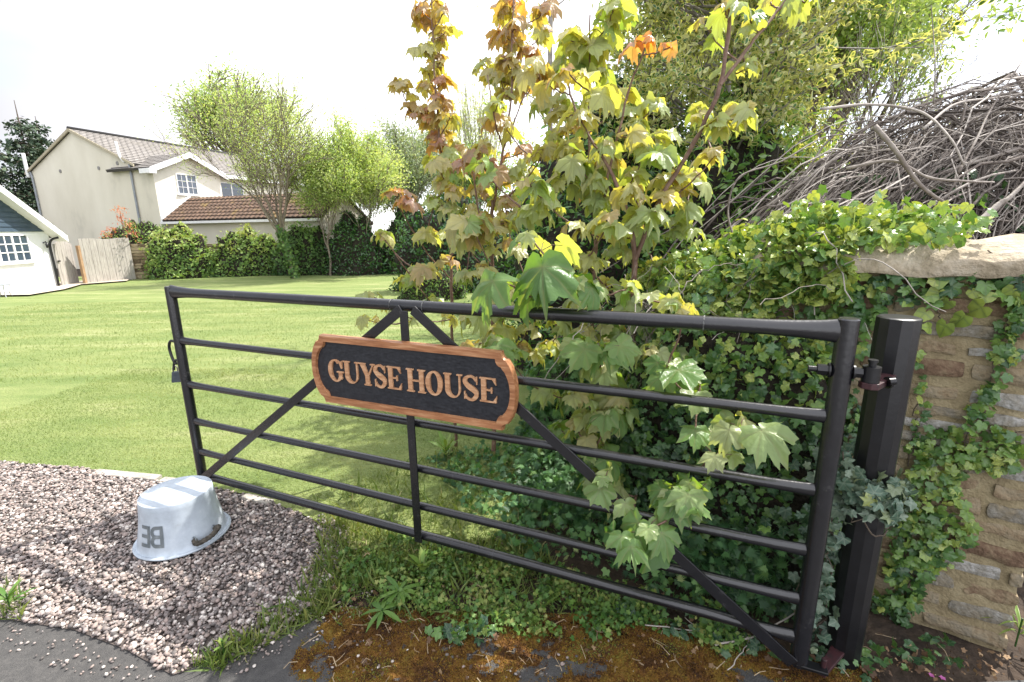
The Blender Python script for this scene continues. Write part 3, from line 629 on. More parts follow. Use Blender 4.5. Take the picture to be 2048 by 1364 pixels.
while x < WL:
    L = rng.uniform(.62, .85); b = MB(); b.cur = rng.uniform()
    lo, hi = np.array((x, -.47, 1.372)), np.array((min(x+L, WL+.05), .055, 1.425))
    lump(b, lo, hi, (28, 26, 5), .010, .45, 100+sd, 9)
    # pitched back: raise the middle of the top
    V = np.array(b.v); up = (V[:, 2] > 1.40); yy = (V[:, 1]+.21)/.26; V[:, 2] += up*.075*np.clip(1-yy**2, 0, 1)**.7
    V[:, 1] += np.where(V[:, 1] > .02, np.array([mnoise.noise(Vector((p[0]*14, p[2]*20, 9)))*.02 for p in V]), 0)
    b.v = [tuple(p) for p in V]; b.build('coping_stone', COPE, wall, smooth=True); x += L+.008; sd += 7
# ================================================================== IVY
def wpx(poly, n, off=(.01, .05), P=WE, nrm=WN):
    Q = inside(poly, n); D = FW[None]+RT[None]*((Q[:, :1]-1024)/FPX)+UP[None]*((682-Q[:, 1:2])/FPX)
    t = ((P-EY)@nrm)/(D@nrm); return EY+D*t[:, None]+nrm*rng.uniform(*off, n)[:, None]
def ivyset(pos, size, tone, nrm, m=None, shapes=None, name='foliage', parent=None, jit=.13, hang=.9, face=1.5):
    n = len(pos); d = rdir(n, (0, 0, -hang)); u = rdir(n, tuple(np.array(nrm)*face+np.array([0, 0, .5])), .5)
    return scatter(name, shapes or IVY, pos, d, u, rng.uniform(size*.5, size*1.3, n), tone+rng.normal(0, jit, n), m or IVYM, parent)
def strand(b, P, r=.0025, wob=.006): b.cur = rng.uniform(); b.tube(curve_pts(P, 6, wob), r, n=5, cap=False)
WP = lambda x, y, off=.015: onpl(x, y, WE, WN)+WN*off
ivw = empty('ivy', tuple(WE)); ivw.location = (0, 0, 0); tag(ivw, 'ivy creeping down the stone wall in bright green trails right of the gate post', 'ivy')
pos, sz, tn = [], [], []
for poly, n, s, t in [([(1720, 548), (1870, 545), (2048, 545), (2048, 575), (1900, 580), (1860, 610), (1760, 600)], 60, .042, .3),
                      ([(1700, 560), (1760, 560), (1770, 640), (1700, 650)], 16, .04, .45), ([(2000, 580), (2060, 590), (2060, 640), (2010, 640)], 20, .038, .5),
                      ([(1995, 640), (2040, 640), (2010, 740), (1975, 800), (1960, 790), (1985, 700)], 36, .032, .42), ([(2000, 680), (2048, 640), (2048, 700), (2010, 760)], 14, .03, .6),
                      ([(1960, 760), (1990, 790), (1955, 860), (1915, 870)], 26, .033, .45),
                      ([(1880, 850), (2010, 850), (2050, 880), (2030, 930), (1960, 945), (1900, 910), (1840, 930), (1830, 880)], 110, .034, .58),
                      ([(1830, 900), (1930, 910), (1925, 990), (1950, 1060), (1900, 1130), (1840, 1110), (1800, 1000)], 150, .034, .55),
                      ([(1780, 1010), (1900, 1020), (1880, 1120), (1830, 1220), (1770, 1200)], 170, .035, .42), ([(1750, 1180), (1830, 1190), (1790, 1300), (1735, 1290)], 70, .035, .3),
                      ([(1830, 650), (1860, 820), (1850, 900), (1810, 900), (1830, 800)], 26, .028, .5), ([(1620, 560), (1720, 560), (1740, 700), (1620, 720)], 90, .045, .33),
                      ([(1600, 700), (1700, 690), (1690, 830), (1600, 830)], 110, .042, .42), ([(1640, 1040), (1740, 1040), (1720, 1290), (1600, 1290)], 90, .04, .25)]:
    n = int(n*1.35); q = wpx(poly, n); pos.append(q); sz.append(np.full(n, s*.88)); tn.append(np.full(n, t))
pos = np.concatenate(pos); sz = np.concatenate(sz); tn = np.concatenate(tn); n = len(pos)
scatter('foliage', IVY, pos, rdir(n, (0, 0, -.9)), rdir(n, tuple(WN*1.6+np.array([0, 0, .5])), .5), sz*rng.uniform(.5, 1.15, n), tn+.14+rng.normal(0, .2, n), IVYM, ivw)
# fresh heart-shaped leaves below the coping
hp_ = [(1790, 655, 70), (1870, 590, 75), (1845, 630, 70), (1890, 610, 70), (1915, 645, 80), (1855, 660, 60), (1740, 590, 60), (1755, 570, 50), (1955, 620, 95), (1920, 640, 80), (1885, 655, 80), (1720, 700, 55), (1735, 580, 50), (1780, 640, 60), (1690, 690, 55), (1875, 565, 60), (1900, 600, 60), (1960, 600, 60), (1815, 610, 50), (2030, 600, 60), (2015, 585, 50), (1940, 590, 50), (1725, 740, 55)]
pos = np.array([WP(x, y, .03+rng.uniform(0, .02)) for x, y, s in hp_]); n = len(pos)
scatter('young_leaves', HRT, pos+np.array([0, 0, .015]), rdir(n, (0, 0, -1.6)), rdir(n, tuple(WN*2+np.array([0, 0, .8])), .4), np.array([s for *_, s in hp_])*.00062, .86+rng.normal(0, .06, n), IVYM, ivw)
b = MB()
for pts in [[(2030, 590), (2010, 650), (1990, 730), (1960, 800), (1940, 870), (1900, 940), (1880, 1040)], [(1860, 560), (1870, 620), (1890, 650)], [(1870, 880), (1850, 980), (1820, 1080), (1780, 1200), (1760, 1300)], [(1835, 810), (1830, 860), (1815, 930)], [(1960, 900), (2010, 880), (2045, 860)], [(1900, 1010), (1860, 1100), (1800, 1210)], [(1690, 560), (1760, 640), (1850, 660)], [(1980, 505), (2000, 540), (2025, 580)]]:
    strand(b, [WP(x, y, .014) for x, y in pts], .0022)
b.build('stems', BARK, ivw, smooth=True)
# grey-green ivy slung round the post
ivp = empty('ivy'); tag(ivp, 'grey green variegated ivy wrapped round the black gate post at knee height', 'ivy')
P = []; 
for i in range(330):
    a = rng.uniform(-PI*1.12, PI*.12); r = .062+abs(rng.normal(.02, .018)); zc = onpl(1740, 975, np.array([PX, PY, 0]), np.array([0, 1., 0]))[2]
    P.append((PX+r*math.cos(a), PY+r*math.sin(a), zc+rng.normal(0, .034)-.03*math.cos(a)*.5))
P = np.array(P); n = len(P); nr = P-np.array([PX, PY, 0]); nr[:, 2] = .03; nr /= np.linalg.norm(nr, axis=1, keepdims=True)
scatter('foliage', IVY, P, rdir(n, (0, 0, -1.1)), nr+rng.normal(0, .35, (n, 3)), rng.uniform(.016, .038, n), rng.uniform(.3, 1.0, n), IVYG, ivp)
a_ = GO+GU*(GW+.02); P = []
for i in range(230):
    t = rng.uniform(0, 1)**1.2; z = .78-.72*t; P.append((a_[0]+.10+rng.normal(0, .035), a_[1]+.13+rng.normal(0, .035), z+rng.normal(0, .03)))
P = np.array(P); n = len(P)
scatter('hanging_foliage', IVY, P, rdir(n, (0, 0, -1.3)), rdir(n, (-.8, -1.5, .4), .5), rng.uniform(.02, .04, n), rng.uniform(.2, .9, n), IVYG, ivp)
b = MB()
for k in range(5): strand(b, [(a_[0]+.10+rng.normal(0, .03), a_[1]+.14+rng.normal(0, .03), z) for z in (.82, .6, .4, .2, .02)], .002, .008)
strand(b, [(PX-.07, PY-.03, .60), (PX, PY-.075, .56), (PX+.07, PY-.03, .6)], .003); b.build('stems', BARK, ivp, smooth=True)
# ivy bank: the mass that buries the far half of the wall
bank = empty('ivy'); tag(bank, 'large sunlit mound of ivy burying the far end of the wall behind the hinge', 'ivy')
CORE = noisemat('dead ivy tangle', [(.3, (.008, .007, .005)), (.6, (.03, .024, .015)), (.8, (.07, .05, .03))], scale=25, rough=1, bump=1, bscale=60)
def mound(name, cx, cy, rx, ry, h, m, parent, rz=0., z0=0., amp=.12, k=3., n=40, p=2.4):
    V = []; 
    for i in range(n+1):
        for j in range(n*2):
            th = i/n*PI/2; ph = j/(n*2)*2*PI; x = math.cos(th)*math.cos(ph); y = math.cos(th)*math.sin(ph); zz = math.sin(th)
            s = 1/(abs(x)**p+abs(y)**p+abs(zz)**p)**(1/p) if True else 1
            q = Vector((x*k, y*k, zz*k+cx)); s *= 1+amp*mnoise.noise(q)+amp*.4*mnoise.noise(q*3)
            X, Y = x*s*rx, y*s*ry; V.append((cx+X*math.cos(rz)-Y*math.sin(rz), cy+X*math.sin(rz)+Y*math.cos(rz), z0+zz*s*h))
    m2 = n*2; T = [(i*m2+j, i*m2+(j+1) % m2, (i+1)*m2+(j+1) % m2, (i+1)*m2+j) for i in range(n) for j in range(m2)]
    return npobj(name, V, T, m, parent, smooth=True), np.array(V), np.array(T)
wz = math.atan2(WD[1], WD[0]); bc = WE+WD*1.02-WN*.02
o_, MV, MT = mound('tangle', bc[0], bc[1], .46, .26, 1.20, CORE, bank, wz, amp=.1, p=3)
def onsurf(V, T, n, zmin=.02):
    c = V[T].mean(1); e = np.linalg.norm(np.cross(V[T[:, 1]]-V[T[:, 0]], V[T[:, 3]]-V[T[:, 0]]), axis=1); nr = np.cross(V[T[:, 1]]-V[T[:, 0]], V[T[:, 3]]-V[T[:, 0]]); nr /= (np.linalg.norm(nr, axis=1, keepdims=True)+1e-9)
    e = e*(c[:, 2] > zmin); k = rng.choice(len(T), n, p=e/e.sum()); t1, t2 = rng.uniform(size=(2, n, 1)); Q = V[T[k]]
    return (Q[:, 0]*(1-t1)*(1-t2)+Q[:, 1]*t1*(1-t2)+Q[:, 2]*t1*t2+Q[:, 3]*(1-t1)*t2), nr[k]
p_, n_ = onsurf(MV, MT, 7500); cc_ = MV.mean(0); sgn = np.sign(((p_-np.array([bc[0], bc[1], .5]))*n_).sum(1, keepdims=True)); n_ = n_*sgn
n = len(p_); tn = .28+.62*np.clip((p_[:, 2]-.75)/.4, 0, 1)*rng.uniform(.3, 1.3, n)+rng.normal(0, .14, n)+.12*np.array([mnoise.noise(Vector(q*4)) for q in p_])  # leaf tone lightens with height: sunlight on the mound put into the colour
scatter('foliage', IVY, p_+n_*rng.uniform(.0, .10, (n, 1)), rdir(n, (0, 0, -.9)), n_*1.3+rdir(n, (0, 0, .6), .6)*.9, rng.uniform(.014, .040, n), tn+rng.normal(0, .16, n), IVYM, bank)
# leaves hanging over the front edge of the coping
P = []
for i in range(3800):
    x = rng.uniform(.22, 1.5); 
    y = rng.uniform(-.46, .07)
    if rng.uniform() > (x-.12)/.50+(-y-.12)*1.1: continue
    P.append(WE+WD*(x+.05)+WN*(y)+np.array([0, 0, 1.455+.06*(1-((y+.2)/.28)**2)+abs(rng.normal(0, .045))+.10*min(.4, max(0, x-.3))*(y < -.05)-.42*max(0, x-.78)]))
for i in range(1500):
    x = .62+.7*rng.uniform()**.8; P.append(WE+WD*x+WN*rng.uniform(.04, .12)+np.array([0, 0, rng.uniform(1.26, 1.48)-.40*max(0, x-.80)]))
P = np.array(P); n = len(P)
scatter('coping_foliage', IVY+HRT, P, rdir(n, (0, 0, -.3)), rdir(n, (0, -.2, 1.1), .8), rng.uniform(.014, .040, n), rng.uniform(.45, 1.15, n), IVYM, bank)
b = MB()
for k in range(150):
    s0 = rng.uniform(.5, 1.7); q = WE+WD*s0-WN*rng.uniform(-.1, .4); L = rng.uniform(.2, .5); az = rng.uniform(0, 2*PI); dx = np.array([math.cos(az), math.sin(az), 0])
    z = rng.uniform(1.15, 1.45)-.3*max(0, s0-.8); strand(b, [q+[0, 0, z], q+dx*L*.5+[0, 0, z+rng.uniform(0, .12)], q+dx*L+[0, 0, z-rng.uniform(0, .15)]], rng.uniform(.001, .0026), .006)
for k in range(150):
    s0 = rng.uniform(.85, 1.5); q = WE+WD*s0+WN*rng.uniform(.02, .14); z = rng.uniform(.3, 1.4); L = rng.uniform(.2, .5)
    strand(b, [q+[0, 0, z], q+WD*rng.uniform(-.1, .1)+[0, 0, z-L*.5]+WN*.03, q+WD*rng.uniform(-.2, .2)+[0, 0, z-L]], rng.uniform(.0008, .0017), .005)
b.build('stems', TWIG, bank, smooth=True)
# ================================================================== SYCAMORES
def nearest_attach(stems, T):
    best = None
    for s in stems:
        for i, q in enumerate(s):
            dz = T[2]-q[2]; dh = math.hypot(*(T-q)[:2])
            if dz < -.25: c = 3+dh-dz*3
            else: c = abs(dh-dz*.9)*.8+math.dist(T, q)
            if best is None or c < best[0]: best = (c, q)
    return best[1]
def sycamore(label, stems, clusters, group=None, leaf=.115):
    t = empty('sycamore_sapling'); tag(t, label, 'tree', group)
    b = MB(); pet = b; S = []
    for r0, r1, pts in stems:
        P = curve_pts([ony(x, y, Y) for x, y, Y in pts], 7, .002); S.append(P); n = len(P); b.cur = rng.uniform()
        b.tube(P, [r0+(r1-r0)*i/(n-1)+(.0012 if i % 5 == 0 else 0) for i in range(n)], n=8, cap=False)
    pos, dd, uu, ss, tt = [], [], [], [], []
    for c in sorted(clusters, key=lambda c: min(math.dist(ony(*c[:3]), q) for s in S for q in s)):
        x, y, Y, tone, k = c[:5]; sc_ = c[5] if len(c) > 5 else 1.; face = c[6] if len(c) > 6 else None
        T = ony(x, y, Y); A = nearest_attach(S, T); D = T-A; L = np.linalg.norm(D)
        S.append([A+D*.6, T])
        if L > .03: b.tube(curve_pts([A, A+D*.5+np.array([0, 0, -.06*L]), T], 4, .002), [.0055*min(1, .5+L)]*4+[.0035]*5, n=5, cap=False)
        az0 = rng.uniform(0, 6.28); Dn = D/(L+1e-6)
        for i in range(k):
            az = az0+i*2.4+rng.normal(0, .3); o = np.array([math.cos(az), math.sin(az), 0]); rad = .4+.6*rng.uniform()
            size = leaf*sc_*(1.22 if face is not None or Y < 1.8 else 1.)*rng.uniform(.75, 1.2)*(1 if i < k-2 else .6); up = .5 if i < k-2 else 1.2
            base = T-Dn*.05*rng.uniform(0, min(1., L*6))*(i % 3)
            pe = base+(o*rad+np.array([0, 0, up*.45]))*size*.75
            if face is not None: o2 = o+np.array(face)*.8
            else: o2 = o
            pet.cur = .85; pet.tube([base, (base+pe)/2+np.array([0, 0, .01]), pe], .0013, n=4, cap=False)
            pos.append(pe); dd.append(o2*rng.uniform(.6, 1.)+np.array([0, 0, -rng.uniform(.25, 1.)])); uu.append(o*.6+np.array([0, 0, 1.])+rng.normal(0, .22, 3)+(np.array(face)*1.1 if face is not None else 0)); ss.append(size)
            tt.append(tone+rng.normal(0, .07)+(.12 if i >= k-2 else 0))
    b.build('stem', YBARK, t, smooth=True)
    scatter('foliage', SYC, pos, dd, uu, ss, tt, SYCM, t, smooth=True); return t
r2 = random.Random(3)
def cl(pts, Y0, Y1, t0, t1, k=(5, 8), s=1.): return [(x, y, r2.uniform(Y0, Y1), r2.uniform(t0, t1), r2.randint(*k), s*r2.uniform(.85, 1.15)) for x, y in pts]
Cc = cl([(1230, 10), (1210, 60), (1180, 100), (1140, 80), (1130, 130), (1200, 150), (1245, 30)], 2.5, 2.8, .36, .5, (5, 8), 1.1)
Cc += cl([(1450, 20), (1410, 50), (1540, 5), (1500, 40), (1610, 5), (1500, 135), (1450, 150)], 2.0, 2.3, .38, .48, (3, 5), .8)
Cc += [(1290, 85, 2.2, .93, 4, .85), (1340, 95, 2.2, .9, 3, .8)]
Cc += cl([(1250, 190), (1190, 190), (1140, 150), (1160, 235), (1270, 250), (1215, 290), (1300, 280), (1100, 200), (1330, 310), (1400, 220), (1440, 250), (1480, 225), (1430, 310), (1385, 350), (1340, 360), (1270, 350), (1210, 335), (1150, 330)], 2.1, 2.6, .36, .58)
Cc += cl([(1120, 375), (1060, 370), (1090, 400), (1260, 380), (1330, 400), (1380, 440), (1290, 430), (1220, 440), (1150, 455), (1360, 465), (1280, 470), (1310, 530), (1235, 500), (1170, 520), (1190, 400), (1060, 430)], 2.0, 2.6, .38, .6)
Cc += cl([(1160, 600), (1210, 570), (1260, 610), (1110, 640), (1150, 690), (1220, 660), (1200, 735), (1330, 690), (1400, 690), (1240, 830), (1150, 790), (1310, 750), (1350, 570), (1190, 890), (1120, 860), (1000, 690)], 1.95, 2.35, .25, .48)
Cc += [(1065, 480, 1.72, .34, 4, .95), (1085, 545, 1.66, .17, 4, 1.25), (1020, 570, 1.7, .16, 3, 1.1), (1150, 570, 1.70, .24, 5, 1.1), (1080, 600, 1.68, .12, 3, .9), (1180, 590, 1.72, .26, 3, .9), (1340, 610, 1.66, .37, 4, .8), (1375, 625, 1.6, .45, 2, .8), (1250, 580, 1.75, .3, 4, .8)]  # clusters in front of the gate: their shade is painted as darker green tones
fc = (-.2, -1., 0)
Cc += [(1480, 855, 1.42, .40, 5, .85, fc), (1440, 925, 1.4, .28, 2, 1.05, fc), (1400, 985, 1.45, .27, 7, .78, fc), (1340, 990, 1.5, .25, 6, .75, fc), (1300, 1060, 1.42, .22, 5, .9, fc), (1270, 1110, 1.38, .17, 3, 1.05, fc), (1240, 1080, 1.42, .2, 3, .85, fc), (1210, 960, 1.6, .28, 5, .8, fc), (1390, 860, 1.6, .3, 3, .7, fc), (1330, 740, 1.68, .2, 5, .95, fc), (1400, 770, 1.7, .24, 4, .8, fc), (1210, 700, 1.8, .22, 5, .9, fc)]  # lower front clusters, shade again put into the leaf tones
Cc += cl([tuple(q) for q in inside([(960, 130), (1100, 60), (1250, 180), (1440, 240), (1430, 400), (1390, 600), (1330, 720), (1100, 720), (940, 660), (910, 420), (960, 300)], 40)], 2.25, 2.8, .36, .68, (4, 6), 1.0)
Cc += cl([tuple(q) for q in inside([(1040, 700), (1380, 700), (1420, 860), (1300, 1040), (1100, 900)], 20)], 1.95, 2.3, .22, .5, (4, 6), 1.1)
sycamore('tall many-branched sycamore with yellow green backlit leaves reaching over the gate', [(.017, .011, [(1290, 1010, 2.42), (1278, 830, 2.36), (1265, 640, 2.3), (1270, 520, 2.28), (1262, 440, 2.28)]), (.011, .006, [(1270, 520, 2.28), (1320, 400, 2.24), (1380, 300, 2.2), (1440, 170, 2.12), (1462, 0, 2.1), (1470, -120, 2.1)]),
    (.008, .004, [(1440, 170, 2.12), (1500, 90, 2.15), (1560, 15, 2.2), (1620, -60, 2.2)]), (.010, .004, [(1265, 450, 2.28), (1220, 340, 2.3), (1160, 240, 2.35), (1130, 150, 2.4)]), (.008, .003, [(1190, 520, 2.5), (1200, 440, 2.4), (1250, 210, 2.3), (1290, 95, 2.2)]), (.011, .006, [(1190, 900, 2.5), (1185, 640, 2.5), (1190, 480, 2.5)]), (.006, .004, [(1180, 420, 2.6), (1178, 240, 2.65), (1180, 30, 2.7)]),
    (.007, .004, [(1285, 960, 2.35), (1270, 1000, 1.9), (1275, 1060, 1.46)]), (.006, .004, [(1285, 930, 2.35), (1380, 940, 1.8), (1450, 900, 1.44)])], Cc, leaf=.086)
Ac = cl([(875, 85), (895, 60), (850, 95), (880, 130), (900, 235), (850, 240), (905, 280), (870, 320), (865, 5), (850, 40), (875, 60), (870, 110), (855, 140), (885, 160), (850, 170), (800, 165), (875, 195), (860, 215), (895, 205), (840, 220), (815, 215), (870, 240), (895, 235), (885, 265), (860, 250), (880, 290), (895, 310), (905, 340), (925, 300), (870, 270), (845, 20), (890, 20)], 3.1, 3.5, .48, .86, (5, 7), .78)
Ac += cl([(800, 385), (815, 410)], 2.6, 2.7, .82, .92, (5, 6), .75)+cl([(890, 370), (880, 330), (900, 420), (870, 400), (880, 470), (925, 460), (850, 470), (905, 350), (855, 540), (900, 520), (760, 470), (830, 540), (815, 560), (910, 380)], 2.7, 3.2, .4, .72, (5, 7), .85)
Ac += cl([(740, 590), (780, 610), (730, 640), (860, 600), (900, 640), (830, 640)], 2.6, 3., .38, .6, (3, 5), .7)
sycamore('slim bronze leaved sycamore sapling, leftmost stem behind the name sign', [(.012, .008, [(912, 900, 3.25), (906, 700, 3.2), (902, 500, 3.2), (905, 440, 3.2)]), (.007, .003, [(903, 470, 3.2), (885, 330, 3.2), (872, 200, 3.2), (865, 60, 3.2), (862, -60, 3.2)]), (.005, .003, [(903, 560, 3.2), (850, 500, 3.), (790, 400, 2.7)]), (.004, .003, [(905, 640, 3.2), (850, 590, 2.9), (770, 480, 2.7)])], Ac, leaf=.090)
Bc = cl([(1030, 5), (1010, 30), (1045, 50), (1035, 90), (1010, 70), (970, 130), (1010, 120), (1045, 140), (1000, 150), (1030, 165), (1060, 180), (1010, 185), (1060, 110), (1090, 60), (1095, 20), (985, 150)], 2.9, 3.2, .48, .84, (5, 7), .9)
Bc += cl([(990, 240), (995, 210), (960, 290), (940, 320), (925, 330), (970, 330), (1050, 300), (1095, 300), (990, 350), (960, 380), (1010, 400), (940, 420), (1040, 350)], 2.6, 3., .5, .95, (5, 7), .95)
Bc += cl([(960, 480), (1000, 450), (1040, 430), (930, 560), (980, 600), (940, 640), (1010, 620), (960, 540), (1060, 650), (1000, 660), (950, 690), (1060, 710), (1100, 700), (930, 480)], 2.2, 2.7, .32, .6, (5, 7), .95)
sycamore('sycamore sapling with yellow and orange leaves, second stem behind the name sign', [(.014, .008, [(988, 900, 2.85), (986, 700, 2.8), (984, 560, 2.8), (984, 450, 2.8), (985, 400, 2.8)]), (.008, .003, [(984, 430, 2.8), (1005, 300, 2.85), (1022, 200, 2.9), (1025, 60, 2.95), (1030, -60, 2.95)]), (.005, .003, [(1003, 310, 2.85), (1030, 240, 2.85), (1060, 160, 2.85)]), (.006, .003, [(984, 470, 2.8), (960, 430, 2.7), (945, 330, 2.6)]), (.005, .003, [(1003, 290, 2.85), (990, 240, 2.7), (975, 150, 2.7)])], Bc, leaf=.084)
# ================================================================== UNDERGROWTH, WEEDS
FERNM = leafmat('undergrowth leaf', [(0, (.03, .09, .035)), (.35, (.06, .16, .055)), (.6, (.11, .25, .075)), (.85, (.20, .34, .11)), (1, (.34, .42, .16))], trans=.32, rough=.5)
WEEDM = leafmat('weed leaf', [(0, (.04, .11, .02)), (.4, (.08, .18, .03)), (.7, (.16, .27, .05)), (1, (.32, .34, .1))], trans=.3, rough=.5)
UG = [(.05, 2.3), (.45, 2.05), (1.0, 1.55), (1.15, 1.75), (1.3, 2.2), (1.2, 3.2), (2.2, 5), (.9, 5.2), (.2, 4.3), (.0, 3.2)]
Q = inside(UG, 9500); h = rng.uniform(0, 1, len(Q))**.7*(.16+.20*np.clip((Q[:, 0]-.1)*1.6, 0, 1)+.12*np.array([mnoise.noise(Vector((x*2.5, y*2.5, 0))) for x, y in Q]))
n = len(Q); tn = .38+rng.normal(0, .16, n)+.25*np.array([mnoise.noise(Vector((x*3, y*3, 7))) for x, y in Q])
tag(scatter('undergrowth', FRN, np.c_[Q, h.clip(.01)], rdir(n, (-.1, -.3, .1)), rdir(n, (-.2, -.6, 1.2), .5), rng.uniform(.025, .06, n), tn, FERNM), 'dense feathery green undergrowth beneath the sycamores', 'undergrowth', kind='stuff')
def px_poly(pts): return [tuple(onz(x, y, 0)[:2]) for x, y in pts]
GC = px_poly([(800, 1080), (1000, 1110), (1250, 1180), (1500, 1240), (1500, 1300), (1440, 1315), (1330, 1270), (1270, 1265), (1200, 1290), (1100, 1285), (1000, 1295), (900, 1265), (860, 1240), (780, 1235), (690, 1210), (680, 1120)])
Q = inside(GC, 8500); kp = np.array([mnoise.noise(Vector((x*7, y*7, 2)))*1.5+.12 for x, y in Q]) > rng.uniform(-.5, .6, len(Q)); Q = Q[kp]; n = len(Q)
tag(scatter('ground_cover', IVLO+FRN[:1], np.c_[Q, rng.uniform(.008, .06, n)], rdir(n, (0, -.1, .2)), rdir(n, (-.1, -.5, 1.5), .4), rng.uniform(.007, .024, n), .55+rng.normal(0, .22, n)+.5*np.array([mnoise.noise(Vector((x*6, y*6, 7))) for x, y in Q]), WEEDM), 'low small leaved ground cover below the bottom rail of the gate', 'ground cover', kind='stuff')
UG2 = px_poly([(850, 920), (1100, 880), (1600, 960), (1600, 1200), (1400, 1220), (1250, 1190), (1050, 1130), (960, 1060)])
Q = inside(UG2, 4200); n = len(Q); hh = rng.uniform(0, 1, n)*(.05+.16*np.clip((Q[:, 0]+.35)*1.3, 0, 1))
tag(scatter('low_plants', IVLO+FRN, np.c_[Q, hh+.005], rdir(n, (-.1, -.3, .1)), rdir(n, (-.2, -.6, 1.2), .5), rng.uniform(.014, .045, n), .42+rng.normal(0, .2, n)+.35*np.array([mnoise.noise(Vector((x*5, y*5, 17))) for x, y in Q]), FERNM), 'mixed low leafy plants just behind the lower rails of the gate', 'ground cover', kind='stuff')
# trailing ivy at ground level by the hinge and over the moss
Q = np.concatenate([inside(px_poly([(1280, 1180), (1500, 1230), (1560, 1290), (1480, 1330), (1380, 1290), (1200, 1240)]), 130), inside(px_poly([(1420, 1020), (1620, 1080), (1600, 1240), (1350, 1180)]), 900), inside(px_poly([(850, 1260), (1000, 1265), (950, 1300), (860, 1285)]), 45), inside(px_poly([(1500, 1335), (1620, 1300), (1900, 1280), (1950, 1345), (1750, 1364)]), 60)])
n = len(Q); tag(scatter('ground_ivy', IVY, np.c_[Q, rng.uniform(.01, .05, n)], rdir(n, (0, -.3, .1)), rdir(n, (-.1, -.5, 1.3), .4), rng.uniform(.014, .036, n), .3+rng.normal(0, .2, n), IVYM), 'dark ivy leaves trailing over the ground at the foot of the gate', 'ivy', kind='stuff')
# rough verge grass
VG = np.concatenate([inside(px_poly([(640, 1020), (860, 1090), (1050, 1080), (1130, 1150), (800, 1160), (690, 1190), (640, 1240), (430, 1345), (380, 1335), (560, 1230), (640, 1120)]), 9500), inside(px_poly([(600, 1180), (700, 1100), (1100, 1150), (1250, 1230), (900, 1250), (640, 1250)]), 2600), inside(px_poly([(620, 1000), (900, 900), (1000, 900), (1150, 1060), (850, 1090)]), 5200), inside(px_poly([(0, 1170), (60, 1190), (50, 1245), (0, 1240)]), 260)])
kp = np.array([mnoise.noise(Vector((x*5, y*5, 4)))+.4 for x, y in VG]) > rng.uniform(-.25, .5, len(VG)); VG = VG[kp]; n = len(VG)
tag(scatter('verge_grass', BLADE, np.c_[VG, np.zeros(n)+.002], rdir(n, (0, 0, 1.2)), rdir(n), rng.gamma(4, .012, n).clip(.012, .13), np.clip(.42+rng.normal(0, .22, n)+.4*np.array([mnoise.noise(Vector((x*3, y*3, 9))) for x, y in VG]), 0, 1), BLADEM), 'rough tufty grass on the verge under the gate', 'grass', kind='stuff')
STRAW = noisemat('dead straw', [(.3, (.20, .14, .08)), (.7, (.46, .36, .23))], scale=20, rough=.8)
b = MB()
Q = np.concatenate([inside(px_poly([(620, 1000), (900, 1080), (1050, 1200), (700, 1200), (560, 1150)]), 150), inside(px_poly([(700, 1230), (1900, 1290), (1900, 1364), (500, 1364)]), 130)])
for x, y in Q[rng.uniform(size=len(Q)) < .6]:
    a = rng.uniform(0, 6.28); L = rng.uniform(.01, .07); z = rng.uniform(.008, .03); d_ = np.array([math.cos(a), math.sin(a), 0])*L; p = np.array([x, y, z])
    b.tube([p, p+d_*.5+rng.normal(0, .006, 3)+[0, 0, .008], p+d_+[0, 0, rng.uniform(-.004, .01)]], rng.uniform(.0008, .0018), n=4, cap=False)
tag(b.build('dry_stalks', STRAW), 'scattered dead straw and dry stalks on the verge and moss', 'straw', kind='stuff')
LITT = leafmat('dead leaf', [(0, (.05, .03, .018)), (.5, (.16, .09, .045)), (1, (.34, .23, .13))], trans=.1, rough=.8)
Q = np.concatenate([inside(px_poly([(600, 1090), (1100, 1100), (1500, 1250), (1900, 1290), (1950, 1364), (700, 1364), (620, 1250)]), 420), inside(px_poly([(900, 900), (1500, 960), (1550, 1150), (1100, 1080)]), 260), inside(px_poly([(1740, 1300), (2048, 1310), (2048, 1364), (1700, 1364)]), 120)]); n = len(Q)
tag(scatter('leaf_litter', TINY+IVLO, np.c_[Q, rng.uniform(.012, .03, n)], rdir(n, (0, 0, .1)), rdir(n, (0, 0, 1.4)), rng.uniform(.006, .024, n), rng.uniform(0, 1, n), LITT), 'scattered brown dead leaves on the soil and moss', 'leaf litter', kind='stuff')
# individual weeds
def rosette(px, py, k, L, shapes, tone, label, name='weed', lift=.35, cat='weed'):
    p = onz(px, py, .04); t = empty(name, tuple(p)); tag(t, label, cat); pos, dd, ss = [], [], []
    for i in range(k):
        a = i*2.4+rng.normal(0, .2); e = lift*rng.uniform(.5, 2); pos.append((0, 0, .01+.004*i*(lift > .5))); dd.append((math.cos(a), math.sin(a), e)); ss.append(L*rng.uniform(.7, 1.15))
    n = k; scatter('leaves', shapes, pos, dd, np.tile([0, 0, 1.], (n, 1))+rng.normal(0, .2, (n, 3)), ss, tone+rng.normal(0, .08, n), WEEDM, t)
    b = MB(); b.tube([(0, 0, -.04), (0, 0, .02+.004*k*(lift > .5))], .003, n=6); b.build('stem', WEEDM, t); return t
rosette(800, 1185, 13, .105, [oval_leaf(.26, .25, .5), oval_leaf(.2, .3, .3)], .55, 'flat dandelion rosette in front of the gate between gravel and moss', lift=.22)
rosette(845, 1150, 12, .085, [oval_leaf(.34, .2, .2)], .72, 'upright broad leaved weed just below the centre bar of the gate', lift=1.2)
rosette(765, 1225, 8, .09, [oval_leaf(.24, .2, .4)], .5, 'drooping ragged weed lying over the edge of the moss', lift=.1)
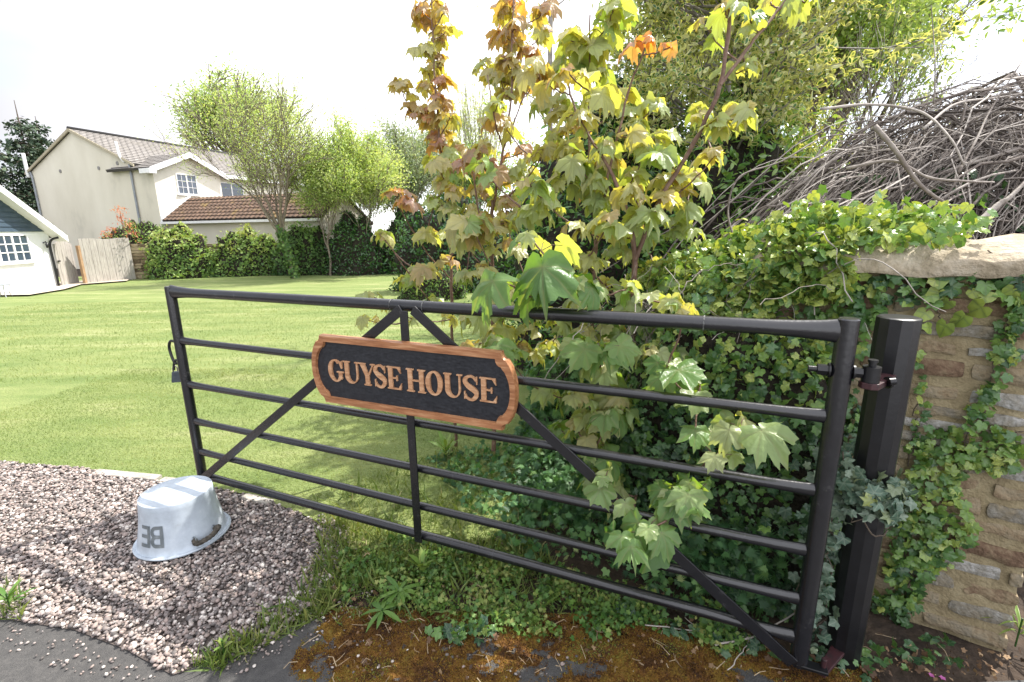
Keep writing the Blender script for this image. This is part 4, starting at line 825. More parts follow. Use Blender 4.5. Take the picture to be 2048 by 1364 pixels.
rosette(892, 915, 16, .13, [oval_leaf(.18, .2, .3)], .75, 'pale narrow leaved spurge plant at the edge of the flower bed', lift=1.4)
rosette(447, 1300, 6, .045, [oval_leaf(.4, .2, .2)], .8, 'tiny bright seedling growing in the gravel near the tarmac', lift=1.)
rosette(20, 1215, 12, .09, [oval_leaf(.2, .2, .4)], .5, 'leafy weed tuft on the gravel at the left edge of the photo', lift=.9)
rosette(2035, 1275, 16, .12, [oval_leaf(.08, .2, .5)], .75, 'bright grass tuft at the end of the stone wall', 'grass_tuft', lift=1.)
PINK = leafmat('pink petal', [(0, (.5, .12, .35)), (1, (.62, .2, .5))], trans=.3)
for i, (x, y) in enumerate([(1862, 1350), (1885, 1356)]):
    p = onz(x, y, .02); t = empty('flower', tuple(p)); tag(t, ['small pink flower at the foot of the wall, left of the pair', 'small pink flower at the foot of the wall, right of the pair'][i], 'flower', 'pink flowers by the wall')
    scatter('petals', HRT, np.zeros((5, 3)), [(math.cos(a), math.sin(a), .3) for a in np.arange(5)*1.257], np.tile([0, 0, 1.], (5, 1)), np.full(5, .010), rng.uniform(0, 1, 5), PINK, t)
    b = MB(); b.tube([(0, 0, -.02), (0, 0, 0)], .001, n=5); b.build('stem', WEEDM, t)
# fallen twig with side shoots in front of the hinge
TW = lambda x, y, z=.012: onz(x, y, z)
b = MB(); b.cur = .9
for pts, r in [([(1640, 1200), (1560, 1245), (1500, 1275), (1430, 1290)], .0035), ([(1500, 1275), (1400, 1262), (1290, 1250)], .0025), ([(1500, 1275), (1480, 1310), (1455, 1340)], .002), ([(1400, 1262), (1370, 1235)], .0015)]:
    b.tube(curve_pts([TW(x-260 if False else x, y, .02+.006*i) for i, (x, y) in enumerate(pts)], 5, .002), r, n=6)
tag(b.build('fallen_twig', TWIG, smooth=True), 'pale forked dead twig lying on the moss near the gate hinge', 'twig')
# moss
MOSS = noisemat('orange brown moss', [(.30, (.014, .008, .005)), (.42, (.05, .02, .006)), (.52, (.14, .062, .009)), (.63, (.20, .125, .016)), (.74, (.10, .09, .016)), (.85, (.06, .05, .03))], scale=9, rough=1, bump=1, bscale=160, dist=.01, detail=10, nrough=.7)
MP = px_poly([(650, 1215), (900, 1225), (1250, 1230), (1500, 1290), (1640, 1320), (1740, 1330), (1760, 1364), (1700, 1420), (500, 1420), (560, 1364), (600, 1290)])
g = .006; xs = np.arange(min(p[0] for p in MP), max(p[0] for p in MP), g); ys = np.arange(min(p[1] for p in MP), max(p[1] for p in MP), g); XX, YY = np.meshgrid(xs, ys)
H = np.array([.55*mnoise.noise(Vector((x*4.2, y*6, 0)))+.35*mnoise.noise(Vector((x*13, y*15, 5)))+.2*mnoise.noise(Vector((x*50, y*50, 5))) for x, y in zip(XX.ravel(), YY.ravel())])
ins = inpoly(np.c_[XX.ravel(), YY.ravel()], MP); y0 = np.array([1.30+.0*x for x in XX.ravel()])
H = H-1.2*np.clip(-.62+.10*np.array([mnoise.noise(Vector((y*9, 3, x*9))) for x, y in zip(XX.ravel(), YY.ravel())])*3-XX.ravel(), 0, .5)
H = H+.22+.9*np.clip(YY.ravel()-1.36, -.2, .1)*1.2
Vz = np.where(ins, -.001+.024*np.clip(H-.05, -.3, .7), -.01); V = np.c_[XX.ravel(), YY.ravel(), Vz]; nx = len(xs); idx = np.arange(len(V)).reshape(XX.shape)
T = np.stack([idx[:-1, :-1], idx[:-1, 1:], idx[1:, 1:], idx[1:, :-1]], -1).reshape(-1, 4); T = T[V[T][:, :, 2].max(1) > .0]
mo = npobj('moss', V, T, MOSS, smooth=True); tag(mo, 'orange brown moss cushions over the tarmac edge in front of the gate', 'moss', kind='stuff')
ok = np.where((H > .02) & ins)[0]; k_ = rng.choice(ok, 60000); n = len(k_); P = V[k_]+np.c_[rng.uniform(-g/2, g/2, (n, 2)), np.zeros(n)-.001]
MOSSB = leafmat('moss shoots', [(0, (.03, .012, .005)), (.3, (.11, .045, .008)), (.55, (.26, .14, .016)), (.75, (.24, .19, .028)), (1, (.15, .22, .04))], trans=.2, rough=.8)
tw_ = .42+.55*np.array([mnoise.noise(Vector((p[0]*7, p[1]*9, 3))) for p in P])+.2*(H[k_])
tag(scatter('moss_shoots', TINY, P, rdir(n, (0, 0, 1.6)), rdir(n), rng.uniform(.003, .008, n), tw_+rng.normal(0, .14, n), MOSSB), 'short fuzzy shoots covering the orange brown moss', 'moss', kind='stuff')
# ================================================================== BRUSH PILE
bpm = MB(); PC = np.array([3.2, 3.3])
def dome(x, y): 
    dx, dy = (x-PC[0])/2.0, (y-PC[1])/1.25; return 2.2*np.sqrt(np.clip(1-dx*dx-dy*dy, 0, 1))
for k in range(2300):
    a = rng.uniform(0, 2*PI); r = math.sqrt(rng.uniform()); x = PC[0]+1.8*r*math.cos(a); y = PC[1]+1.2*r*math.sin(a)
    az = rng.normal(.25, .75)+(PI if rng.uniform() < .5 else 0); d_ = np.array([math.cos(az), math.sin(az)]); L = rng.uniform(.5, 1.6); sh = rng.choice([rng.uniform(.8, 1.0), rng.uniform(.95, 1.10)]); cv = rng.normal(0, .8)
    pts = []
    for t in np.linspace(-.5, .5, 8):
        X = np.array([x, y])+d_*L*t+np.array([-d_[1], d_[0]])*cv*t*t+rng.normal(0, .02, 2); z = dome(*X)*sh; 
        if z < .3: z = max(.3*sh, z)
        pts.append((X[0], X[1], z+rng.normal(0, .03)))
    r0 = rng.choice([.002, .003, .005, .009], p=[.35, .37, .19, .09]); bpm.cur = rng.beta(2, 2); bpm.tube(pts, [r0*1.3, r0*1.2, r0*1.1, r0, r0*.9, r0*.8, r0*.6, r0*.4], n=4 if r0 < .006 else 6, cap=False)
for k in range(330):   # loose ends standing out of the pile
    a = rng.uniform(0, 2*PI); r = math.sqrt(rng.uniform()); x = PC[0]+1.7*r*math.cos(a); y = PC[1]+1.1*r*math.sin(a); p = np.array([x, y, dome(x, y)*.97]); dd_ = rdir(1, (.1, 0, .6))[0]; L = rng.uniform(.12, .6)
    bpm.cur = rng.uniform(); bpm.tube(curve_pts([p, p+dd_*L*.5+rng.normal(0, .03, 3), p+dd_*L+rng.normal(0, .06, 3)], 4), [.0035*(1-i/11) for i in range(9)], n=4, cap=False)
for k in range(950):   # stems sweeping down to the left
    x0 = rng.uniform(1.5, 2.9); p = np.array([x0, rng.uniform(2.7, 3.3), 0]); p[2] = dome(p[0], p[1])*rng.uniform(.8, 1.) if dome(p[0], p[1]) > .5 else 1.2; e = p+np.array([-rng.uniform(.5, 1.1), rng.uniform(-.5, .1), 0]); e[2] = max(.5, p[2]-rng.uniform(.4, 1.))
    mdl = (p+e)/2+np.array([0, 0, rng.uniform(.05, .2)]); r0 = rng.choice([.002, .003, .005]); bpm.cur = rng.beta(2, 2); bpm.tube(curve_pts([p, mdl, e], 5, .008), [r0]*11, n=4, cap=False)
for k in range(110):   # long arching stems over the heap and down its left flank
    u = rng.uniform(-1, .9); y = PC[1]+rng.uniform(-.9, .6); x1 = PC[0]+u*1.7; sp = rng.uniform(.5, 1.3); zt = dome(min(max(x1, 1.4), 4.9), y)*rng.uniform(.92, 1.10); zt = max(zt, 1.15)
    r0 = rng.choice([.003, .005, .007]); bpm.cur = rng.beta(2, 2); bpm.tube(curve_pts([(x1-sp, y+rng.normal(0, .25), zt-rng.uniform(.35, 1.)), (x1-sp*.45, y, zt-rng.uniform(0, .15)), (x1, y, zt+rng.uniform(0, .08)), (x1+sp*.6, y+rng.normal(0, .2), zt-rng.uniform(.1, .5))], 6, .006), [r0*(1.1-.03*i) for i in range(19)], n=5, cap=False)
pile = empty('brushwood_pile'); tag(pile, 'big grey tangled heap of cut twigs behind the stone wall', 'brushwood')
tw = bpm.build('twigs', TWIG, pile); tw['kind'] = 'stuff'
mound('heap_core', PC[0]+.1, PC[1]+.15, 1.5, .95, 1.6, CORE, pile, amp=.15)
p_ = []; 
for k in range(500):
    x = rng.uniform(2.0, 4.2); y = rng.uniform(2.3, 3.2); z = dome(x, y)
    if z > .6: p_.append((x, y, z*rng.uniform(.97, 1.03)))
p_ = np.array(p_); p_ = p_[p_[:, 2] < 1.85]; n = len(p_); lo = scatter('creeping_ivy', IVY, p_, rdir(n, (0, -.3, -.4)), rdir(n, (-.3, -1, .8), .5), rng.uniform(.03, .06, n), .25+rng.normal(0, .18, n), IVYM, pile)
BIG = [([(1745, 250, 2.6), (1790, 300, 2.5), (1830, 350, 2.45), (1860, 390, 2.42), (1920, 425, 2.4)], .022, 'thick dark bent branch lying across the left half of the brushwood pile'),
       ([(1700, 325, 2.6), (1790, 318, 2.5), (1860, 350, 2.45), (1920, 360, 2.4), (1985, 368, 2.4)], .014, 'pale horizontal branch crossing the middle of the brushwood pile'),
       ([(1955, 440, 2.3), (1985, 410, 2.3), (2010, 390, 2.3), (2060, 360, 2.3)], .024, 'smooth grey branch at the right edge of the photo above the coping'),
       ([(1910, 350, 2.5), (1940, 280, 2.6), (1975, 220, 2.7), (2048, 125, 2.8)], .011, 'long branch rising out of the brushwood pile to the upper right'),
       ([(1465, 485, 2.4), (1450, 420, 2.5), (1475, 360, 2.6), (1560, 320, 2.7), (1650, 280, 2.8), (1740, 265, 2.9)], .010, 'long arching stem curving out of the left side of the brushwood pile'),
       ([(1640, 220, 2.9), (1740, 205, 2.9), (1830, 220, 2.8), (1890, 270, 2.6), (1930, 330, 2.5)], .014, 'curved branch over the crest of the brushwood pile'),
       ([(1870, 205, 3.), (1868, 120, 3.), (1874, 70, 3.1), (1860, 20, 3.1)], .007, 'thin upright twig standing above the brushwood pile against the sky'),
       ([(1850, 260, 2.7), (1930, 200, 2.9), (2000, 190, 3.), (2060, 190, 3.)], .013, 'dark branch along the upper right of the brushwood pile')]
for pts, r, lab in BIG:
    b = MB(); b.cur = rng.uniform(.4, .95); P = curve_pts([ony(*p)+rng.normal(0, .012, 3) for p in pts], 7); k = len(P); b.tube(P, [.58*r*(1-.5*i/k)*(1+.10*math.sin(i*2.3)) for i in range(k)], n=9)
    o = b.build('cut_branch', TWIG, smooth=True); tag(o, lab, 'branch', 'cut branches on the brushwood pile')
#PART4
# ================================================================== BACKGROUND BUILDINGS
REND = noisemat('cream render', [(.25, (.44, .42, .35)), (.42, (.64, .60, .50)), (.75, (.74, .70, .60))], scale=.5, rough=.95, bump=.3, bscale=30, stretch=(1, 1, .5))
WHITE = noisemat('white paint', [(.3, (.72, .72, .72)), (.7, (.82, .82, .82))], scale=3, rough=.6)
GREYP = noisemat('grey plastic pipe', [(.3, (.22, .24, .27)), (.7, (.32, .34, .37))], scale=3, rough=.5)
GLASS, _t, _b = newmat('window glass'); _b.inputs['Base Color'].default_value = (.05, .07, .10, 1); _b.inputs['Roughness'].default_value = .06; _b.inputs['Specular IOR Level'].default_value = .9
def tilemat(name, c1, c2, c3, sx, sy):
    m, t, b = newmat(name); n = t.nodes; l = t.links
    tc = n.new('ShaderNodeUVMap'); br = n.new('ShaderNodeTexBrick'); br.inputs['Scale'].default_value = 1; br.inputs['Brick Width'].default_value = sx; br.inputs['Row Height'].default_value = sy
    br.inputs['Mortar Size'].default_value = .025; br.inputs['Mortar Smooth'].default_value = .4; br.offset = .5
    br.inputs['Color1'].default_value = (*c1, 1); br.inputs['Color2'].default_value = (*c2, 1); br.inputs['Mortar'].default_value = tuple(.25*x for x in c1)+(1,)
    l.new(tc.outputs[0], br.inputs[0]); nz = n.new('ShaderNodeTexNoise'); nz.inputs['Scale'].default_value = 1.1; nz.inputs['Detail'].default_value = 6; l.new(tc.outputs[0], nz.inputs['Vector'])
    rp = n.new('ShaderNodeValToRGB'); setramp(rp, [(.56, (0, 0, 0)), (.72, (1, 1, 1))]); l.new(nz.outputs[0], rp.inputs[0])
    mx = n.new('ShaderNodeMixRGB'); mx.inputs[2].default_value = (*c3, 1); l.new(rp.outputs[0], mx.inputs[0]); l.new(br.outputs[0], mx.inputs[1]); l.new(mx.outputs[0], b.inputs['Base Color'])
    b.inputs['Roughness'].default_value = .9; bp = n.new('ShaderNodeBump'); bp.inputs['Strength'].default_value = .8; bp.inputs['Distance'].default_value = .05; bp.invert = True
    l.new(br.outputs['Fac'], bp.inputs['Height']); l.new(bp.outputs[0], b.inputs['Normal']); return m
TILE = tilemat('brown grey concrete tiles', (.25, .23, .21), (.30, .28, .26), (.24, .22, .19), .33, .30)
TILE2 = tilemat('dark brown pantiles', (.12, .075, .05), (.17, .105, .07), (.22, .15, .05), .30, .27)
TILE3 = tilemat('grey roof tiles', (.13, .125, .12), (.17, .165, .155), (.15, .14, .13), .33, .3)
def roof(name, quad, m, parent, th=.10, wave=0.0, rows=None):
    """tiled slope: quad = eave a, eave b, ridge b, ridge a; stepped courses as real geometry"""
    a, b_, c, d = [np.array(p, float) for p in quad]; L = np.linalg.norm(b_-a); S = np.linalg.norm(d-a); nr = np.cross(b_-a, d-a); nr /= np.linalg.norm(nr)
    if nr[2] < 0: nr = -nr
    R = rows or max(3, int(S/.30)); NU = max(2, int(L/.10)) if wave else 1
    V, F, UV = [], [], []
    for r in range(R):
        t0, t1 = r/R, (r+1)/R; base = len(V)
        for (t, lift) in ((t0, -.02), (t0, .045), (t1, .012)):
            for u in np.linspace(0, 1, NU+1):
                p = (a*(1-t)+d*t)*(1-u)+(b_*(1-t)+c*t)*u; wv = wave*abs(math.sin(u*L/.30*PI)) if wave else 0
                V.append(p+nr*(lift+wv)); UV.append((u*L, t*S))
        k = NU+1
        for q in range(2):
            for i in range(NU): F.append((base+q*k+i, base+q*k+i+1, base+(q+1)*k+i+1, base+(q+1)*k+i))
    k0 = len(V); V += [p-nr*th for p in (a, b_, c, d)]; UV += [(0, 0)]*4
    V += [a-nr*.02, b_-nr*.02, c, d]; UV += [(0, 0)]*4
    F += [(k0+3, k0+2, k0+1, k0), (k0, k0+1, k0+5, k0+4), (k0+1, k0+2, k0+6, k0+5), (k0+2, k0+3, k0+7, k0+6), (k0+3, k0, k0+4, k0+7)]
    me = bpy.data.meshes.new(name); me.from_pydata([tuple(v) for v in V], [], F); uv = me.uv_layers.new(name='UVMap')
    for lp in me.loops: uv.data[lp.index].uv = UV[lp.vertex_index]
    me.materials.append(m); o = bpy.data.objects.new(name, me); C.objects.link(o); o.parent = parent; return o
def bx(name, lo, hi, m, parent, bev=0): b = MB(); b.box(lo, hi); return b.build(name, m, parent, bevel=bev)
def window(parent, ax, u0, u1, z0, z1, pos, out_, cols, rows=(1, 1), sill=True, bars=.02):
    """ax = axis the window runs along; pos = wall plane; out_ = outward sign"""
    f = MB(); fw_ = .055; o1 = pos+out_*.03; o0 = pos-out_*.02
    def B(ua, ub, za, zb, a=o0, c=o1):
        lo, hi = [0, 0, za], [0, 0, zb]; q = 1-ax; lo[ax], hi[ax] = min(ua, ub), max(ua, ub); lo[q], hi[q] = min(a, c), max(a, c); f.box(lo, hi)
    B(u0, u1, z1-fw_, z1); B(u0, u1, z0, z0+fw_); B(u0, u0+fw_, z0+fw_, z1-fw_); B(u1-fw_, u1, z0+fw_, z1-fw_)
    W = (u1-u0-2*fw_)/cols
    for k in range(1, cols): B(u0+fw_+W*k-.035, u0+fw_+W*k+.035, z0+fw_, z1-fw_)
    e = .001
    for k in range(cols):
        ua, ub = u0+fw_+W*k+(.035 if k else 0), u0+fw_+W*(k+1)-(.035 if k < cols-1 else 0)
        for r in range(1, rows[1]): zz = z0+fw_+(z1-z0-2*fw_)*r/rows[1]; B(ua, ub, zz-bars/2, zz+bars/2, pos+out_*.006, pos+out_*.022)
        for c in range(1, rows[0]): uu = ua+(ub-ua)*c/rows[0]; B(uu-bars/2, uu+bars/2, z0+fw_, z1-fw_, pos+out_*.006, pos+out_*.0235)
    w_ = empty('window'); w_.parent = parent; f.build('frame', WHITE, w_)
    g = MB(); f = g; B(u0+.02, u1-.02, z0+.02, z1-.02, pos-out_*.01, pos+out_*.004); g.build('pane', GLASS, w_)
    if sill: s = MB(); f = s; B(u0-.06, u1+.06, z0-.06, z0-.002, pos-out_*.02, pos+out_*.09); s.build('sill', WHITE, w_)
    return w_
# ---- cream house (local x: along the front away from us, local -y: towards the sunny side)
HA = np.array([-20.09, 27.04]); hs = empty('house', (HA[0], HA[1], -.45), math.atan2(.9426, .3339)); tag(hs, 'two storey cream rendered house with tiled roof and white gable trim beyond the garden', 'house')
EV, RG, GWD = 5.72, 7.66, 8.57
b = MB(); b.prism([(0, 0, 0), (0, GWD, 0), (0, GWD, EV), (0, GWD/2, RG-.08), (0, 0, EV)], (13.5, 0, 0)); b.build('wall', REND, hs)
roof('roof', [(-.12, -.35, EV-.12), (13.7, -.35, EV-.12), (13.7, GWD/2, RG), (-.12, GWD/2, RG)], TILE, hs)
roof('roof', [(-.12, GWD+.35, EV-.12), (13.7, GWD+.35, EV-.12), (13.7, GWD/2, RG+.002), (-.12, GWD/2, RG+.002)], TILE, hs)
VERGE = noisemat('verge mortar strip', [(.3, (.33, .29, .2)), (.7, (.45, .4, .3))], scale=6, rough=.9)
for s in (-1, 1):
    y0 = GWD/2+s*(GWD/2+.36); b = MB(); b.prism([(-.16, y0, EV-.25), (-.16, y0, EV-.12), (-.16, GWD/2, RG+.03), (-.16, GWD/2, RG-.13)], (.06, 0, 0)); b.build('verge_board', VERGE, hs)
b = MB(); b.tube([(-.14, GWD/2, RG+.03), (13.7, GWD/2, RG+.03)], .11, n=8); b.build('ridge_tiles', TILE3, hs, smooth=True)
# small overflow spots on the gable
for y_, z_ in ((5.9, 5.55), (2.6, 5.55), (1.05, 5.72)):
    b = MB(); b.tube([(-.03, y_, z_), (.0, y_, z_)], .10, n=10); b.build('vent', noisemat('grey vent', [(.3, (.2, .19, .18)), (.7, (.3, .29, .28))], rough=.8), hs)
# projecting wing
WX, WYF, WEV, WRG = 3.95, -1.45, 5.42, 6.35
b = MB(); b.prism([(.02, WYF, 0), (WX, WYF, 0), (WX, WYF, WEV), (WX/2, WYF, WRG-.08), (.02, WYF, WEV)], (0, 1.46, 0)); b.build('wing_wall', REND, hs)
b = MB(); b.prism([(.01, WYF-.01, 2.9), (WX+.03, WYF-.01, 2.9), (WX+.03, WYF-.01, WEV-.02), (WX/2, WYF-.01, WRG-.13), (.01, WYF-.01, WEV-.02)], (0, -.03, 0)); b.build('white_cladding', noisemat('pale cream paint', [(.3, (.66, .62, .52)), (.7, (.74, .71, .62))], scale=2, rough=.9), hs)
roof('wing_roof', [(-.3, WYF-.35, WEV-.08), (-.3, 1.6, WEV-.08), (WX/2, 1.6, WRG), (WX/2, WYF-.35, WRG)], TILE, hs)
roof('wing_roof', [(WX+.3, WYF-.35, WEV-.08), (WX+.3, 1.6, WEV-.08), (WX/2, 1.6, WRG+.002), (WX/2, WYF-.35, WRG+.002)], TILE, hs)
for s in (-1, 1):
    x0 = WX/2+s*(WX/2+.33); b = MB(); b.prism([(x0, WYF-.36, WEV-.34), (x0, WYF-.36, WEV-.06), (WX/2, WYF-.36, WRG+.02), (WX/2, WYF-.36, WRG-.26)], (0, -.04, 0)); b.build('bargeboard', WHITE, hs)
b = MB(); b.box((-.42, WYF-.42, WEV-.36), (-.06, WYF+.35, WEV-.12)); b.build('soffit_box', WHITE, hs)
window(hs, 0, 1.22, 2.42, 4.12, 5.22, WYF-.04, -1, 2, (2, 3))
window(hs, 0, 5.1, 6.9, 4.1, 5.15, 0., -1, 2, (1, 1))
b = MB(); b.box((3.99, -.47, EV-.36), (13.7, -.37, EV-.14)); b.build('gutter', WHITE, hs)
for y_, x_ in ((GWD-.1, -.07), (.05, -.07)):
    b = MB(); b.tube(curve_pts([(x_, y_+(.25 if y_ > 4 else -.0), EV-.1), (x_, y_, EV-.35), (x_, y_, 3), (x_, y_, .3)], 3), .055, n=8); b.build('downpipe', GREYP, hs, smooth=True)
b = MB(); b.tube([(-.06, .05, 2.35), (-.06, -.9, 2.3)], .06, n=8); b.build('branch_pipe', GREYP, hs, smooth=True)
for y_ in (GWD+.15, .35):
    b = MB(); z0 = EV-.4 if y_ > 4 else EV+.0; b.tube(curve_pts([(-.10, y_, z0), (-.12, y_+(.0 if y_ > 4 else .25), z0+.35), (-.12, y_+(.0 if y_ > 4 else .35), z0+(1.35 if y_ > 4 else 1.05))], 4), .085 if y_ > 4 else .06, n=10); b.build('flue', WHITE, hs, smooth=True)
# extension running out to the right
XE, YE0, YE1 = .35, -1.46, -11.8
b = MB(); b.prism([(XE, YE0-.01, 0), (XE+3.6, YE0-.01, 0), (XE+3.6, YE0-.01, 2.7), (XE+1.5, YE0-.01, 3.72), (XE, YE0-.01, 2.7)], (0, YE1-YE0, 0)); b.build('extension_wall', REND, hs)
roof('extension_roof', [(.05, YE0-.02, 2.66), (.05, YE1-.1, 2.66), (1.85, YE1-.1, 3.92), (1.85, YE0-.02, 3.92)], TILE2, hs, wave=.045)
roof('extension_roof', [(4.2, YE0-.02, 2.4), (4.2, YE1-.1, 2.4), (1.85, YE1-.1, 3.922), (1.85, YE0-.02, 3.922)], TILE2, hs)
b = MB(); b.box((-.08, YE1-.1, 2.50), (.04, YE0-.05, 2.62)); b.build('gutter', WHITE, hs)
b = MB(); b.prism([(.0, YE0-.02, 2.62), (.0, YE0-.02, 2.92), (1.85, YE0-.02, 4.12), (1.85, YE0-.02, 3.9)], (0, -.10, 0)); b.build('flashing', WHITE, hs)
# ---- bungalow at the left edge
BK = onz(121, 577, -.45); b2 = np.array([.097, -.995]); bg_ = empty('bungalow', (BK[0], BK[1], -.45), math.atan2(b2[1], b2[0])); tag(bg_, 'white bungalow with navy boarded gable at the left edge of the photo', 'bungalow')
BN = np.array([b2[1]*-1, b2[0], 0])  # facing us (+x)
BN = np.array([.995, .097, 0.]); BP = np.array([BK[0], BK[1], -.45])
def bl(x, y): q = onpl(x, y, BP, BN); return ((q-BP)[:2]@b2, q[2]+.45)
wz0 = bl(120, 464)[1]; BW = 7.6
e1 = bl(130, 462); e0 = bl(0, 364); sl_ = (e0[1]-e1[1])/(e0[0]-e1[0]); apex = (BW/2, wz0+sl_*BW/2)
# local frame: x towards us, y = left-hand normal of x; the sunny side is +y (world +x)
b = MB(); b.prism([(0, 0, .10), (BW, 0, .10), (BW, 0, wz0), (BW/2, 0, apex[1]), (0, 0, wz0)], (0, -8, 0)); b.build('wall', WHITE, bg_)
bx('plinth', (.01, -7.9, -.1), (BW-.01, -.03, .099), noisemat('dark plinth', [(.3, (.03, .035, .04)), (.7, (.06, .06, .065))], rough=.8), bg_)
NAVY = noisemat('navy weatherboard', [(.3, (.035, .06, .09)), (.7, (.055, .085, .12))], scale=2, rough=.5)
b = MB(); z = wz0+.02
while z < apex[1]-.15:
    t0 = (z-wz0)/sl_; z1 = z+.165; t1 = (z1-wz0)/sl_
    if BW-2*t1 < .1: break
    b.faces([(t0, .045, z), (BW-t0, .045, z), (BW-t1, .018, z1), (t1, .018, z1), (t0, .005, z), (BW-t0, .005, z)], [(3, 2, 1, 0), (0, 1, 5, 4)]); z = z1
b.build('gable_boards', NAVY, bg_)
ov = .38; zr = apex[1]+.12; ze = wz0-.05; xo = .33
for s in (0, 1):
    fx = (lambda v: v) if s == 0 else (lambda v: BW-v)
    roof('roof', [(fx(-xo), ov, wz0+.1-sl_*xo), (fx(-xo), -8.3, wz0+.1-sl_*xo), (fx(BW/2), -8.3, zr+.002*s), (fx(BW/2), ov, zr+.002*s)], TILE3, bg_)
    b = MB(); b.prism([(fx(-xo), ov, wz0-.14-sl_*xo), (fx(-xo), ov, wz0+.10-sl_*xo), (fx(BW/2), ov, zr), (fx(BW/2), ov, zr-.24)], (0, .03, 0)); b.build('bargeboard', WHITE, bg_)
    b = MB(); b.prism([(fx(-xo), ov-.002, wz0-.12-sl_*xo), (fx(BW/2), ov-.002, zr-.22), (fx(BW/2), .0, zr-.22), (fx(-xo), .0, wz0-.12-sl_*xo)], (0, 0, .015)); b.build('soffit', WHITE, bg_)
xa, za = bl(0, 528); xb, zb = bl(52, 522); xt, zt_ = bl(48, 468); window(bg_, 0, xt-.1, xt+1.75, (za+zb)/2, min(wz0-.06, zt_), .0, 1, 3, (2, 3), bars=.035)
b = MB(); b.tube(curve_pts([(.0, .32, wz0-.2), (.06, .12, wz0-.28), (.12, .06, wz0-.5), (.12, .06, 1.), (.12, .06, .1)], 4), .04, n=8); b.build('downpipe', BLACK, bg_, smooth=True)
lx, lz = bl(86, 487); b = MB(); b.tube([(lx, .0, lz+.02), (lx, .10, lz+.06), (lx, .12, lz)], .02, n=6); b.tube([(lx, .12, lz), (lx, .12, lz-.16)], [.05, .03], n=8); b.build('wall_lamp', BLACK, bg_, smooth=True)
PAV = noisemat('pale stone paving', [(.3, (.36, .31, .24)), (.7, (.55, .49, .4))], scale=3, rough=.9, bump=.4, bscale=20)
pp = [onz(x, y, -.45)[:2] for x, y in [(0, 602), (62, 601), (130, 585), (165, 573), (255, 566), (262, 561), (120, 568)]]+[(-19, 17)]
b = MB(); b.poly([(float(x), float(y), gz(x, y)+.05+.02) for x, y in pp]); tag(b.build('patio', PAV), kind='structure')
b = MB(); s0 = BP+np.array([*(b2*.3), 0]); 
# wrought garden seat at the edge of the picture
sp = onz(8, 598, -.38); gs = empty('garden_chair', tuple(sp), .3); tag(gs, 'grey metal garden chair on the patio at the far left edge', 'chair')
b = MB(); b.tube([(.22*math.cos(a), .22*math.sin(a), .44) for a in np.linspace(0, 2*PI, 17)], .018, n=6); b.tube([(-.2, 0, .44), (.2, 0, .44)], .012, n=5); b.tube([(0, -.2, .44), (0, .2, .44)], .012, n=5); b.build('seat', GREYP, gs)
b = MB(); b.tube(curve_pts([(-.2, -.12, .44), (-.24, -.14, .75), (-.22, 0, .95), (-.24, .14, .75), (-.2, .12, .44)], 5), .016, n=6)
for k in (-.08, 0, .08): b.tube([(-.21, k, .44), (-.235, k, .9)], .009, n=5)
b.build('backrest', GREYP, gs)
for a in (.8, 2.35, 3.9, 5.5):
    b = MB(); b.tube(curve_pts([(.2*math.cos(a), .2*math.sin(a), .44), (.16*math.cos(a), .16*math.sin(a), .2), (.25*math.cos(a), .25*math.sin(a), 0)], 4), .013, n=6); b.build('leg', GREYP, gs)
# ---- garden gate and fence panel
FENCE = noisemat('silvered timber boards', [(.3, (.26, .235, .21)), (.55, (.40, .37, .335)), (.8, (.50, .47, .43))], scale=5, rough=.9, stretch=(6, 6, .6), bump=.3)
def boards(parent, a, b_, z0, ztop, n, th=.03):
    a, b_ = np.array(a), np.array(b_); L = np.linalg.norm(b_-a); d_ = (b_-a)/L; s = np.array([d_[1], -d_[0]])
    m_ = MB()
    for i in range(n):
        m_.cur = rng.uniform(); p = a+d_*(L*i/n+.004); q = a+d_*(L*(i+1)/n-.004); o = s*(.006 if i % 2 else 0); t0, t1 = ztop(i/n), ztop((i+1)/n)
        m_.prism([(*(p+o), z0), (*(q+o), z0), (*(q+o), t1), (*(p+o), t0)], (s[0]*th, s[1]*th, 0))
    return m_.build('boards', FENCE, parent)
g0, g1 = onz(124, 576, -.45)[:2], onz(158, 570, -.45)[:2]; f0, f1 = onz(174, 571, -.45)[:2], onz(272, 561, -.45)[:2]
tz = ony(150, 482, (g0[1]+g1[1])/2)[2]
gg = empty('garden_gate'); tag(gg, 'pale wooden side gate with arched top beside the bungalow', 'gate'); boards(gg, g0, g1, -.40, lambda u: tz-.12+.16*math.sin(PI*min(max(u, 0), 1)), 8)
b = MB(); q = np.array(g0)+(np.array(g1)-g0)*.08+np.array([.05, 0]); b.box((q[0], q[1]-.05, .55), (q[0]+.03, q[1]+.05, .6)); b.build('latch', BLACK, gg)
tz2 = ony(165, 478, f0[1])[2]; fp = empty('fence_panel'); tag(fp, 'weathered grey timber fence panel right of the garden gate', 'fence'); boards(fp, f0, f1, -.38, lambda u: tz2+.02*math.sin(u*9), 15)
b = MB(); b.box((f0[0]-.02, f0[1]-.13, -.45), (f0[0]+.08, f0[1]-.03, tz2-.25)); b.build('post', noisemat('orange brown post', [(.3, (.28, .17, .09)), (.7, (.4, .26, .15))], rough=.9), fp)
